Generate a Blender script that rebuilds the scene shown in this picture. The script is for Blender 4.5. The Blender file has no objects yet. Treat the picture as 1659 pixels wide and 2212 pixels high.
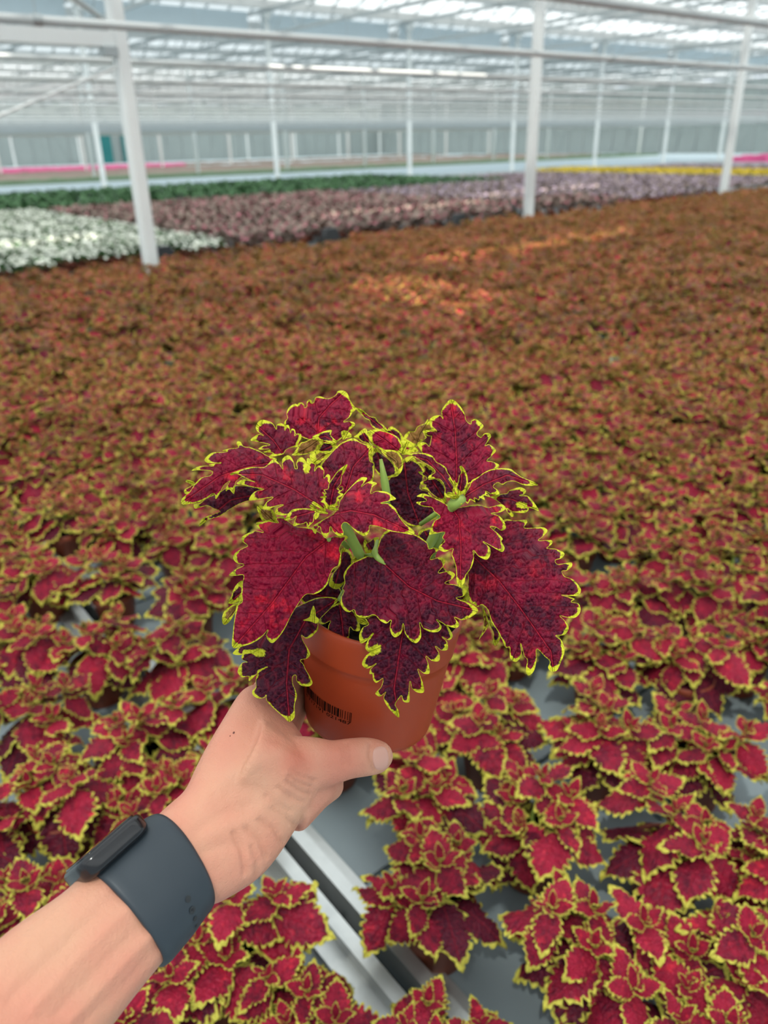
import bpy, bmesh, math, random
import numpy as np
from math import sin, cos, pi, radians, sqrt, atan2
from mathutils import Vector, Matrix
from mathutils.geometry import delaunay_2d_cdt
from mathutils.bvhtree import BVHTree

random.seed(7); rng = np.random.default_rng(7)
scene = bpy.context.scene
COL = scene.collection

# ------------------------------------------------------------------ camera
W, H, F = 1659, 2212, 1680.0
PITCH, ROLL, HEAD = radians(25.5), radians(1.28), radians(52)
CAM = Vector((0, 0, 1.75))
fwd = Vector((cos(HEAD)*cos(PITCH), sin(HEAD)*cos(PITCH), -sin(PITCH)))
r0 = Vector((sin(HEAD), -cos(HEAD), 0)); u0 = r0.cross(fwd)
right = r0*cos(ROLL) - u0*sin(ROLL); up = right.cross(fwd)
cd = bpy.data.cameras.new('camera'); cam = bpy.data.objects.new('camera', cd); COL.objects.link(cam)
cam.matrix_world = Matrix(((right.x, up.x, -fwd.x, CAM.x), (right.y, up.y, -fwd.y, CAM.y), (right.z, up.z, -fwd.z, CAM.z), (0, 0, 0, 1)))
cd.sensor_fit = 'VERTICAL'; cd.sensor_height = 36; cd.sensor_width = 27
cd.lens = F/H*36; cd.clip_start = 0.02; cd.clip_end = 400
cd.dof.use_dof = True; cd.dof.focus_distance = 0.465; cd.dof.aperture_fstop = 7.6
scene.camera = cam

# ------------------------------------------------------------------ light
world = bpy.data.worlds.new('overcast_sky'); scene.world = world; world.use_nodes = True
bgn = world.node_tree.nodes['Background']; bgn.inputs[0].default_value = (0.86, 0.93, 1.0, 1); bgn.inputs[1].default_value = .92
sd = bpy.data.lights.new('sun', 'SUN'); sd.energy = 7.0; sd.angle = radians(1.0); sd.color = (1, 0.95, 0.86)
sun = bpy.data.objects.new('sun', sd); COL.objects.link(sun)
SUNDIR = Vector((-0.38, -0.30, 0.875)).normalized()
sun.rotation_euler = SUNDIR.to_track_quat('Z', 'Y').to_euler(); sun.location = (0, 0, 30)
vs = scene.view_settings
vs.view_transform = 'Standard'; vs.look = 'None'; vs.gamma = 1; vs.use_curve_mapping = False
vs.exposure = 0.62

# ------------------------------------------------------------------ helpers
def P(px, py, d):
    """point seen at photo pixel (px, py), d metres along the lens axis"""
    return CAM + (fwd + right*((px-W/2)/F) - up*((py-H/2)/F))*d

def mesh_obj(name, verts, faces, mat=None, parent=None, smooth=False, attrs=None):
    me = bpy.data.meshes.new(name)
    me.from_pydata([tuple(v) for v in verts], [], faces)
    if smooth: me.polygons.foreach_set('use_smooth', [True]*len(me.polygons))
    for k, a in (attrs or {}).items():
        a = np.asarray(a, np.float32)
        at = me.attributes.new(k, 'FLOAT' if a.ndim == 1 else 'FLOAT_VECTOR', 'POINT')
        at.data.foreach_set('value' if a.ndim == 1 else 'vector', a.ravel())
    if mat: me.materials.append(mat)
    me.update()
    return link(name, me, parent)

def link(name, me, parent=None):
    o = bpy.data.objects.new(name, me); COL.objects.link(o)
    if parent is not None: o.parent = parent
    return o

def tag(o, label=None, cat=None, group=None, kind=None):
    if label: o['label'] = label
    if cat: o['category'] = cat
    if group: o['group'] = group
    if kind: o['kind'] = kind
    return o

def empty(name, loc=(0, 0, 0)):
    o = bpy.data.objects.new(name, None); COL.objects.link(o); o.location = loc; o.empty_display_size = .05
    return o

class MB:
    def __init__(s): s.v = []; s.f = []
    def box(s, a, b):
        i = len(s.v); (x0, y0, z0), (x1, y1, z1) = a, b
        s.v += [(x0,y0,z0),(x1,y0,z0),(x1,y1,z0),(x0,y1,z0),(x0,y0,z1),(x1,y0,z1),(x1,y1,z1),(x0,y1,z1)]
        s.f += [tuple(i+k for k in q) for q in ((3,2,1,0),(4,5,6,7),(0,1,5,4),(1,2,6,5),(2,3,7,6),(3,0,4,7))]
        return s
    def tube(s, pts, rad, n=8, cap=True):
        pts = [Vector(p) for p in pts]; m = len(pts)
        rad = rad if hasattr(rad, '__len__') else [rad]*m
        i0 = len(s.v); ref = None
        for k, p in enumerate(pts):
            t = (pts[min(k+1, m-1)]-pts[max(k-1, 0)]).normalized()
            if ref is None: ref = t.cross(Vector((0, 0, 1)) if abs(t.z) < .9 else Vector((1, 0, 0))).normalized()
            ref = (ref - t*ref.dot(t)).normalized(); b = t.cross(ref)
            for j in range(n):
                a = 2*pi*j/n; s.v.append(tuple(p + (ref*cos(a)+b*sin(a))*rad[k]))
        for k in range(m-1):
            for j in range(n):
                a, b2 = i0+k*n+j, i0+k*n+(j+1) % n
                s.f.append((a, b2, b2+n, a+n))
        if cap:
            s.f.append(tuple(i0+j for j in range(n))[::-1]); s.f.append(tuple(i0+(m-1)*n+j for j in range(n)))
        return s
    def lathe(s, prof, n=32, M=None):
        i0 = len(s.v); M = M or Matrix()
        for r, z in prof:
            for j in range(n):
                a = 2*pi*j/n; s.v.append(tuple(M @ Vector((r*cos(a), r*sin(a), z))))
        for k in range(len(prof)-1):
            for j in range(n):
                a, b = i0+k*n+j, i0+k*n+(j+1) % n
                s.f.append((a, b, b+n, a+n))
        return s
    def obj(s, name, mat, parent=None, smooth=False): return mesh_obj(name, s.v, s.f, mat, parent, smooth)

# ------------------------------------------------------------------ materials
def new_mat(name):
    m = bpy.data.materials.new(name); m.use_nodes = True
    nt = m.node_tree; return m, nt, nt.nodes, nt.links, nt.nodes['Principled BSDF']

def plain(name, col, rough=.5, metal=0, var=.12, scale=8, bump=0.0, spec=.5, col2=None):
    m, nt, N, L, bs = new_mat(name)
    tc = N.new('ShaderNodeTexCoord'); no = N.new('ShaderNodeTexNoise'); no.inputs['Scale'].default_value = scale; no.inputs['Detail'].default_value = 4
    L.new(tc.outputs['Object'], no.inputs['Vector'])
    mx = N.new('ShaderNodeMix'); mx.data_type = 'RGBA'
    c2 = col2 or tuple(c*(1-var*2) for c in col)
    mx.inputs[6].default_value = (*col, 1); mx.inputs[7].default_value = (*c2, 1)
    L.new(no.outputs['Fac'], mx.inputs[0]); L.new(mx.outputs[2], bs.inputs['Base Color'])
    bs.inputs['Roughness'].default_value = rough; bs.inputs['Metallic'].default_value = metal
    bs.inputs['Specular IOR Level'].default_value = spec
    if bump:
        b = N.new('ShaderNodeBump'); b.inputs['Strength'].default_value = bump; b.inputs['Distance'].default_value = .002
        L.new(no.outputs['Fac'], b.inputs['Height']); L.new(b.outputs[0], bs.inputs['Normal'])
    return m

def math_node(N, L, op, a, b=None, clamp=False):
    n = N.new('ShaderNodeMath'); n.operation = op; n.use_clamp = clamp
    for i, v in enumerate((a, b)):
        if v is None: continue
        if isinstance(v, (int, float)): n.inputs[i].default_value = v
        else: L.new(v, n.inputs[i])
    return n.outputs[0]

def leaf_material(name, body, dark, bright, margin, under, margin_w=2.6, bump=.6, trans=.12):
    m, nt, N, L, bs = new_mat(name)
    def attr(n_):
        a = N.new('ShaderNodeAttribute'); a.attribute_name = n_; return a
    ed, lp, tone = attr('edge').outputs['Fac'], attr('lp').outputs['Vector'], attr('tone').outputs['Fac']
    oi = N.new('ShaderNodeObjectInfo')
    add = N.new('ShaderNodeVectorMath'); add.operation = 'ADD'; L.new(lp, add.inputs[0])
    cm = N.new('ShaderNodeCombineXYZ'); L.new(math_node(N, L, 'MULTIPLY', oi.outputs['Random'], 300.), cm.inputs[2]); L.new(cm.outputs[0], add.inputs[1])
    vec = add.outputs[0]
    def noise(sc, det=3, rough=.55):
        n = N.new('ShaderNodeTexNoise'); n.inputs['Scale'].default_value = sc; n.inputs['Detail'].default_value = det; n.inputs['Roughness'].default_value = rough
        L.new(vec, n.inputs['Vector']); return n.outputs['Fac']
    def ramp(f, a, b, inv=False):
        r = N.new('ShaderNodeMapRange'); r.interpolation_type = 'SMOOTHSTEP'
        r.inputs['From Min'].default_value = a; r.inputs['From Max'].default_value = b
        if inv: r.inputs['To Min'].default_value = 1; r.inputs['To Max'].default_value = 0
        L.new(f, r.inputs['Value']); return r.outputs[0]
    def mix(f, a, b):
        x = N.new('ShaderNodeMix'); x.data_type = 'RGBA'
        if isinstance(f, float): x.inputs[0].default_value = f
        else: L.new(f, x.inputs[0])
        for i, v in ((6, a), (7, b)):
            if isinstance(v, tuple): x.inputs[i].default_value = (*v, 1)
            else: L.new(v, x.inputs[i])
        return x.outputs[2]
    n1, n2, n3 = noise(.07, 3), noise(.085, 4, .6), noise(.9, 3, .6)
    # dark maroon clouds, weighted by the leaf's own tone
    dk = ramp(math_node(N, L, 'ADD', math_node(N, L, 'MULTIPLY', tone, .55), n2), .45, .95)
    c = mix(dk, body, dark)
    br = math_node(N, L, 'MULTIPLY', ramp(n1, .50, .68), ramp(n2, .43, .60))
    br = math_node(N, L, 'MULTIPLY', br, ramp(tone, .75, .2))
    c = mix(br, c, bright)
    # veins: midrib and pinnate side veins from leaf coordinates (mm)
    sp = N.new('ShaderNodeSeparateXYZ'); L.new(lp, sp.inputs[0])
    av = math_node(N, L, 'ABSOLUTE', sp.outputs[1])
    wob = math_node(N, L, 'MULTIPLY', n1, 5.)
    ph = math_node(N, L, 'ADD', math_node(N, L, 'SUBTRACT', sp.outputs[0], math_node(N, L, 'MULTIPLY', av, .75)), wob)
    fr = math_node(N, L, 'FRACT', math_node(N, L, 'DIVIDE', ph, 9.5))
    side = math_node(N, L, 'ABSOLUTE', math_node(N, L, 'SUBTRACT', fr, .5))     # 0 at vein
    vs_ = ramp(side, .0, .06, True); vm = ramp(av, .25, .9, True)
    vein = math_node(N, L, 'MAXIMUM', math_node(N, L, 'MULTIPLY', vs_, .55), vm)
    c = mix(math_node(N, L, 'MULTIPLY', vein, .38), c, tuple(x*.75+y*.25 for x, y in zip(bright, dark)))
    vo = N.new('ShaderNodeTexVoronoi'); vo.inputs['Scale'].default_value = .42; vo.feature = 'SMOOTH_F1'; L.new(vec, vo.inputs['Vector'])
    cell = vo.outputs['Distance']
    c = mix(math_node(N, L, 'MULTIPLY', ramp(cell, .35, .75), .12), c, bright)
    # yellow margin with a ragged inner border
    e2 = math_node(N, L, 'ADD', ed, math_node(N, L, 'MULTIPLY', math_node(N, L, 'SUBTRACT', n3, .5), 1.7))
    e2 = math_node(N, L, 'ADD', e2, math_node(N, L, 'MULTIPLY', math_node(N, L, 'SUBTRACT', n1, .5), 1.6))
    mk = ramp(e2, margin_w*.38, margin_w*.6, True)
    thin = ramp(ed, .12, .42, True)
    mk = math_node(N, L, 'MAXIMUM', mk, thin)
    c = mix(mk, c, margin)
    geo = N.new('ShaderNodeNewGeometry')
    uc = mix(math_node(N, L, 'MULTIPLY', dk, .6), under, tuple(x*.5 for x in body))
    uc = mix(mk, uc, margin)
    c = mix(geo.outputs['Backfacing'], c, uc)
    L.new(c, bs.inputs['Base Color'])
    bs.inputs['Roughness'].default_value = .40; bs.inputs['Specular IOR Level'].default_value = .20
    hgt = math_node(N, L, 'ADD', math_node(N, L, 'MULTIPLY', cell, -1.1), math_node(N, L, 'MULTIPLY', vein, -.5))
    hgt = math_node(N, L, 'ADD', hgt, math_node(N, L, 'MULTIPLY', n3, .25))
    b = N.new('ShaderNodeBump'); b.inputs['Strength'].default_value = bump; b.inputs['Distance'].default_value = .0036
    L.new(hgt, b.inputs['Height']); L.new(b.outputs[0], bs.inputs['Normal'])
    tr = N.new('ShaderNodeBsdfTranslucent'); L.new(c, tr.inputs[0])
    ms = N.new('ShaderNodeMixShader'); ms.inputs[0].default_value = trans
    L.new(bs.outputs[0], ms.inputs[1]); L.new(tr.outputs[0], ms.inputs[2]); L.new(ms.outputs[0], N['Material Output'].inputs[0])
    return m

M_LEAF = leaf_material('coleus_leaf', (.285, .004, .032), (.055, .006, .020), (.72, .012, .036), (.64, .64, .026), (.30, .15, .030), margin_w=2.4, bump=1.0)
M_FIELD = leaf_material('coleus_field_leaf', (.37, .012, .042), (.085, .007, .022), (.66, .026, .055), (.62, .56, .085), (.24, .21, .05), margin_w=5.0, bump=.8)
M_POT = plain('terracotta_plastic', (.37, .048, .012), .42, var=.06, scale=30, spec=.3)
M_POTF = plain('terracotta_plastic_field', (.28, .055, .022), .5, var=.1)
M_SOIL = plain('potting_soil', (.03, .022, .016), .95, var=.35, scale=900, bump=1.0, spec=.1)
M_STEM = plain('green_stem', (.30, .42, .07), .5, var=.15, scale=60)
M_INK = plain('printed_ink', (.008, .004, .003), .9, var=0, spec=.05)
M_STRAP = plain('slate_rubber', (.026, .036, .046), .48, var=.05, scale=20, spec=.45)
M_CASE = plain('black_watch_case', (.008, .008, .010), .18, var=0)
M_POST = plain('white_paint', (.78, .79, .77), .45, var=.04, scale=3)
M_PIPE = plain('grey_white_pipe', (.52, .53, .52), .4, var=.05, scale=3)
M_ALU = plain('aluminium', (.62, .64, .63), .38, metal=.75, var=.1, scale=40)
M_TRAY = plain('grey_bench_plastic', (.26, .31, .33), .5, var=.12, scale=6, bump=.1)
M_STEEL = plain('galvanised_steel', (.42, .45, .45), .45, metal=.4, var=.1)
M_FLOOR = plain('pale_concrete', (.56, .66, .71), .7, var=.08, scale=1.5)
M_WALL = plain('grey_wall_panel', (.30, .34, .33), .6, var=.06, scale=.6)
M_SCREEN = plain('blue_grey_screen_cloth', (.50, .58, .62), .7, var=.06, scale=2)
M_TEAL = plain('teal_curtain', (.02, .20, .20), .7, var=.1)
M_BLACK = plain('black_plastic', (.018, .020, .022), .5, var=.05)
M_WHITEF = plain('white_petal', (.80, .82, .72), .6, var=.08, scale=30)
M_PINKF = plain('pink_petal', (.62, .20, .25), .6, var=.25, scale=30)
M_LILACF = plain('lilac_petal', (.52, .40, .50), .6, var=.15, scale=30)
M_YELF = plain('yellow_petal', (.82, .60, .02), .6, var=.15, scale=30)
M_MAGF = plain('magenta_petal', (.60, .06, .22), .6, var=.2, scale=5)
M_GREEN = plain('green_foliage', (.085, .20, .060), .6, var=.35, scale=40)
M_DGREEN = plain('deep_green_foliage', (.050, .16, .045), .6, var=.3, scale=20)
M_DUSTY = plain('dusty_foliage', (.32, .235, .19), .7, var=.3, scale=30)
M_BROWN = plain('brown_foliage', (.20, .14, .10), .7, var=.25, scale=3)

def skin_material():
    m, nt, N, L, bs = new_mat('skin')
    tc = N.new('ShaderNodeTexCoord')
    def noise(sc, det=4):
        n = N.new('ShaderNodeTexNoise'); n.inputs['Scale'].default_value = sc; n.inputs['Detail'].default_value = det
        L.new(tc.outputs['Object'], n.inputs['Vector']); return n.outputs['Fac']
    mx = N.new('ShaderNodeMix'); mx.data_type = 'RGBA'
    mr = N.new('ShaderNodeMapRange'); mr.inputs['From Min'].default_value = .35; mr.inputs['From Max'].default_value = .7
    L.new(noise(22), mr.inputs['Value']); L.new(mr.outputs[0], mx.inputs[0])
    mx.inputs[6].default_value = (.60, .310, .200, 1); mx.inputs[7].default_value = (.60, .235, .160, 1)
    L.new(mx.outputs[2], bs.inputs['Base Color'])
    bs.inputs['Roughness'].default_value = .5; bs.inputs['Specular IOR Level'].default_value = .35
    bs.inputs['Subsurface Weight'].default_value = .12; bs.inputs['Subsurface Radius'].default_value = (.010, .004, .002); bs.inputs['Subsurface Scale'].default_value = .6
    at = N.new('ShaderNodeAttribute'); at.attribute_name = 'flush'
    m2 = N.new('ShaderNodeMix'); m2.data_type = 'RGBA'; L.new(at.outputs['Fac'], m2.inputs[0]); L.new(mx.outputs[2], m2.inputs[6]); m2.inputs[7].default_value = (.55, .165, .105, 1)
    L.new(m2.outputs[2], bs.inputs['Base Color'])
    b = N.new('ShaderNodeBump'); b.inputs['Strength'].default_value = .6; b.inputs['Distance'].default_value = .001
    h = math_node(N, L, 'ADD', noise(240, 5), math_node(N, L, 'MULTIPLY', noise(900, 2), .5))
    L.new(h, b.inputs['Height']); L.new(b.outputs[0], bs.inputs['Normal'])
    return m
M_SKIN = skin_material()
M_NAIL = plain('thumb_nail', (.62, .32, .245), .3, var=.04, scale=60)

def glass_material():
    m, nt, N, L, bs = new_mat('whitewashed_glass')
    tl = N.new('ShaderNodeBsdfTranslucent'); tl.inputs[0].default_value = (.52, .555, .575, 1)
    tp = N.new('ShaderNodeBsdfTransparent'); tp.inputs[0].default_value = (.60, .64, .66, 1)
    gl = N.new('ShaderNodeBsdfGlossy'); gl.inputs['Roughness'].default_value = .15
    a = N.new('ShaderNodeMixShader'); a.inputs[0].default_value = .22
    L.new(tl.outputs[0], a.inputs[1]); L.new(tp.outputs[0], a.inputs[2])
    b = N.new('ShaderNodeMixShader'); b.inputs[0].default_value = .05
    L.new(a.outputs[0], b.inputs[1]); L.new(gl.outputs[0], b.inputs[2])
    L.new(b.outputs[0], N['Material Output'].inputs[0])
    return m
M_GLASS = glass_material()

# ------------------------------------------------------------------ greenhouse shell
X0, X1, Y0, Y1 = -14.0, 78.0, -6.975, 99.25
SPAN, GZ, RZ = 5.0125, 6.3, 7.35          # span width, gutter height, ridge height
tag(MB().box((X0, Y0, -.1), (X1, Y1, 0)).obj('floor', M_FLOOR), 'pale blue-grey concrete greenhouse floor showing as a strip between the beds', kind='structure')
wf = tag(MB().box((X0, Y1, 0), (X1, Y1+.1, GZ)).obj('wall_far', M_WALL), 'long grey panelled end wall of the greenhouse', kind='structure')
mb = MB()
for k in range(46): mb.box((X0+2*k+.97, Y1-.08, 0), (X0+2*k+1.03, Y1, GZ))
tag(mb.obj('mullion', M_STEEL, wf), kind='stuff')
for k, (x, w) in enumerate(((36.2, 1.7), (39.2, 1.6))):
    mb = MB()
    n = 10
    for j in range(n): mb.box((x+w*j/n, Y1-.32-.06*(j % 2), .0), (x+w*(j+1)/n, Y1-.24-.06*(j % 2), 3.1))
    tag(mb.obj('door_curtain', M_TEAL), ('wider' if k == 0 else 'narrower')+' teal strip curtain hanging at the far end wall', 'curtain', 'teal curtains at the far wall')
for nm, a, b in (('wall_left', (X0-.05, Y0, 0), (X0, Y1, GZ)), ('wall_back', (X0, Y0-.05, 0), (X1, Y0, GZ))):
    tag(MB().box(a, b).obj(nm, M_GLASS), 'whitewashed glass side wall of the greenhouse', kind='structure')

wr = tag(MB().box((X1, Y0, 0), (X1+.1, Y1, GZ)).obj('wall_right', M_WALL), 'long grey panelled side wall of the greenhouse at the far right', kind='structure')
mb = MB()
for k in range(53): mb.box((X1-.08, Y0+2*k+.9, 0), (X1, Y0+2*k+1.0, GZ))
tag(mb.obj('mullion', M_STEEL, wr), kind='stuff')

# roof: gutters and ridges run along X, panes between; unseen gaps added in the glass shape the sun streaks
roof = tag(empty('ceiling', (0, 0, GZ)), 'ridged whitewashed glass roof on white gutters and trusses', kind='structure')
def at_roof(q):    # child coordinates relative to the roof empty
    return (q[0], q[1], q[2]-GZ)
spans = [(-6.975+SPAN*k) for k in range(21)]
PANE = 4.0
STREAKS = [(2.5, 4.1, 4.75, 5.1), (4.35, 7.4, 4.85, 5.25), (3.35, 3.8, 3.45, 4.75), (1.5, 3.2, 8.8, 9.3), (6.0, 9.5, 9.0, 9.35), (10.5, 14, 10.4, 10.8)]
rest_v, rest_f = [], []
bars = MB()
hole_rects = []
for (a, b, c, d) in STREAKS:
    hole_rects.append((a, b, c, d))
def slope_pts(ya, za, yb, zb, x0, x1):
    return [(x0, ya, za), (x1, ya, za), (x1, yb, zb), (x0, yb, zb)]
def ground_of(q):  # where the sun ray through roof point q meets the plant tops
    t = (q[2]-.8)/SUNDIR.z
    return q[0]-SUNDIR.x*t, q[1]-SUNDIR.y*t
panes_made = {}
for y in spans:
    for half in (0, 1):
        ya, za, yb, zb = (y, GZ, y+SPAN/2, RZ) if half == 0 else (y+SPAN/2, RZ, y+SPAN, GZ)
        # panes of this slope, with gaps cut where a sun streak should pass
        for k in range(int((X1-X0)/PANE)):
            x0, x1 = X0+k*PANE, X0+(k+1)*PANE
            near = (27 < y < 45 and -2 < x0 < 60)
            if near:
                key = half
                if key not in panes_made:
                    v = [Vector(p) for p in slope_pts(0, 0, SPAN/2, (RZ-GZ) if half == 0 else (GZ-RZ), 0.03, PANE-.03)]
                    me = bpy.data.meshes.new('pane'); n_ = Vector((0, 0, .006))
                    vv = [tuple(p) for p in v]+[tuple(p+n_) for p in v]
                    me.from_pydata(vv, [], [(0, 1, 2, 3), (7, 6, 5, 4), (0, 4, 5, 1), (1, 5, 6, 2), (2, 6, 7, 3), (3, 7, 4, 0)])
                    me.materials.append(M_GLASS); panes_made[key] = me
                o = link('pane', panes_made[key], roof); o.location = at_roof((x0, ya, za))
            else:
                # subdivide panes that must let a streak of sun through
                ga = [ground_of(q) for q in slope_pts(ya, za, yb, zb, x0, x1)]
                gx0, gx1 = min(g[0] for g in ga), max(g[0] for g in ga); gy0, gy1 = min(g[1] for g in ga), max(g[1] for g in ga)
                hit = [r for r in hole_rects if r[0] < gx1 and r[1] > gx0 and r[2] < gy1 and r[3] > gy0]
                nx, ny = (40, 24) if hit else (1, 1)
                for i in range(nx):
                    for j in range(ny):
                        q = slope_pts(ya+(yb-ya)*j/ny, za+(zb-za)*j/ny, ya+(yb-ya)*(j+1)/ny, za+(zb-za)*(j+1)/ny, x0+(x1-x0)*i/nx, x0+(x1-x0)*(i+1)/nx)
                        if hit:
                            g = ground_of(tuple(sum(p[t] for p in q)/4 for t in range(3)))
                            if any(r[0] < g[0] < r[1] and r[2] < g[1] < r[3] for r in hit): continue
                        i0 = len(rest_v); rest_v += [at_roof(p) for p in q]; rest_f.append((i0, i0+1, i0+2, i0+3))
            zo = .04
            for x0 in (x0, x0+PANE/4, x0+PANE/2, x0+PANE*.75):
              i0 = len(bars.v)
              bars.v += [at_roof(p) for p in ((x0-.035, ya, za-.05), (x0+.035, ya, za-.05), (x0+.035, yb, zb-.05), (x0-.035, yb, zb-.05), (x0-.035, ya, za+.03), (x0+.035, ya, za+.03), (x0+.035, yb, zb+.03), (x0-.035, yb, zb+.03))]
              bars.f += [tuple(i0+k2 for k2 in q) for q in ((3,2,1,0),(4,5,6,7),(0,1,5,4),(1,2,6,5),(2,3,7,6),(3,0,4,7))]
        ym, zm = (ya+yb)/2, (za+zb)/2
        bars.box(at_roof((X0, ym-.04, zm-.10)), at_roof((X1, ym+.04, zm-.04)))
tag(mesh_obj('glazing', rest_v, rest_f, M_GLASS, roof), 'roof glazing beyond the nearest spans', kind='stuff')
tag(bars.obj('glazing_bar', M_STEEL, roof), kind='stuff')
for i, y in enumerate(spans):
    MB().box(at_roof((X0, y-.12, GZ-.22)), at_roof((X1, y+.12, GZ+.05))).obj('gutter', M_PIPE, roof)
    MB().box(at_roof((X0, y+SPAN/2-.05, RZ-.1)), at_roof((X1, y+SPAN/2+.05, RZ+.08))).obj('ridge_beam', M_STEEL, roof)
# lattice trusses along Y
for k in range(14):
    x = 4.0+6.6*k-13.2
    if x > X1-2: continue
    mb = MB()
    for z, h in ((GZ-.25, .06), (GZ-1.0, .05)):
        mb.box(at_roof((x-.04, 6.0, z-h)), at_roof((x+.04, Y1-.5, z+h)))
    y = 6.0
    while y < 97:
        mb.tube([at_roof((x, y, GZ-1.0)), at_roof((x, y+.84, GZ-.25)), at_roof((x, y+1.675, GZ-1.0))], .018, 5)
        y += 1.675
    mb.obj('roof_truss', M_STEEL, roof)
# hanging screen cloth below the gutter of the second post row
for x in range(9):
    xa = 4.0+6.6*x
    MB().box(at_roof((xa+.3, 29.05, GZ-.98)), at_roof((xa+6.3, 29.11, GZ-.22))).obj('screen_cloth', M_SCREEN, roof)

# ------------------------------------------------------------------ posts
def post(x, y, w, label, z0=0.0, z1=GZ-.1, group=None, cap=True):
    t = empty('greenhouse_post', (x, y, 0))
    b = w*.18; prof = []
    h = w/2
    ring = [(h-b, -h), (h, -h+b), (h, h-b), (h-b, h), (-h+b, h), (-h, h-b), (-h, -h+b), (-h+b, -h)]
    v = [(px, py, z) for z in (z0, z1) for px, py in ring]
    f = [(i, (i+1) % 8, 8+(i+1) % 8, 8+i) for i in range(8)]+[tuple(range(8))[::-1], tuple(range(8, 16))]
    mesh_obj('shaft', v, f, M_POST, t)
    MB().box((-w*.9, -w*.9, 0), (w*.9, w*.9, .03)).obj('base_plate', M_STEEL, t)
    if cap: MB().box((-w*.7, -w*1.2, z1-.3), (w*.7, w*1.2, z1)).obj('head_bracket', M_POST, t)
    return tag(t, label, 'post', group)
post(2.99, 7.28, .125, 'white steel post by the white flowers, carrying the horizontal beam')
post(8.67, 7.72, .125, 'white steel post in the middle, bright at its foot, between red coleus and pink bed')
post(14.35, 8.12, .125, 'white steel post standing in front of the yellow flower strip')
names2 = ['white post at the end of the blue-grey floor strip beyond the white flowers', 'white post on the floor strip directly behind the dark green bed',
          'white post on the floor strip behind the pink bed, above the held plant', 'fourth white post along the floor strip, just left of the bright-footed post',
          'fifth white post along the floor strip, right of the bright-footed post', 'sixth white post along the floor strip', 'seventh white post along the floor strip, behind the rightmost near post']
for k, x in enumerate((10.64, 17.65, 24.55, 31.16, 37.63, 44.05, 50.1)):
    post(x, 29, .16, names2[k], group='posts along the floor strip')
for r, y in enumerate((49.05, 69.1, 89.15)):
    for k in range(11):
        x = 10.9+6.6*k
        if x > 74 or (x < y*.2): continue
        post(x, y, .17, 'slender white post far back in the greenhouse beyond the floor strip', cap=False, group='far rows of white posts')

# wind brace on the first post
br = empty('wind_brace', (2.99, 7.28, 0))
MB().box((-5.6, -.05, 2.50), (-.06, .05, 2.61)).obj('beam', M_POST, br)
MB().box((-.16, -.075, 2.43), (-.05, .075, 2.50)).obj('bracket', M_STEEL, br)
MB().tube([(-.05, -.02, 2.36), (-4.6, -.02, .72)], .014, 6).obj('rod', M_POST, br)
MB().tube([(-.05, .02, 2.68), (-4.6, .02, 4.9)], .014, 6).obj('rod', M_POST, br)
MB().tube([(-.02, 0, 2.64), (-.9, 0, 3.2)], .02, 6).obj('strut', M_STEEL, br)
tag(br, 'white horizontal beam with slanting brace rods fixed to the post by the white flowers', 'brace')

# heating pipes along X
ordinals = ['nearest and thickest white pipe crossing the top right corner', 'white overhead pipe crossing in front of the screen cloth band', 'white overhead pipe level with the brace beam, second below the screen cloth',
            'third white overhead pipe below the screen cloth']
for k in range(24):
    y = 3.73+2.475*k
    t = empty('overhead_pipe', (0, y, 2.525))
    MB().tube([(X0+.3, 0, 0), (X1-.3, 0, 0)], .030, 10).obj('tube', M_PIPE, t, True)
    if k < 6:
        mb = MB()
        for x in np.arange(-10.4, 70, 6.2):
            c = mb if False else MB()
            c.tube([(x-.03, 0, 0), (x+.03, 0, 0)], .038, 10).obj('clamp', M_STEEL, t)
            MB().tube([(x, 0, .03), (x, 0, GZ-1.05-2.525)], .004, 4).obj('hanger_wire', M_STEEL, t)
    lab = ordinals[k] if k < 4 else 'one of the thin white pipes crowding together towards the far wall'
    tag(t, lab, 'pipe', 'overhead pipes')

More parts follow.
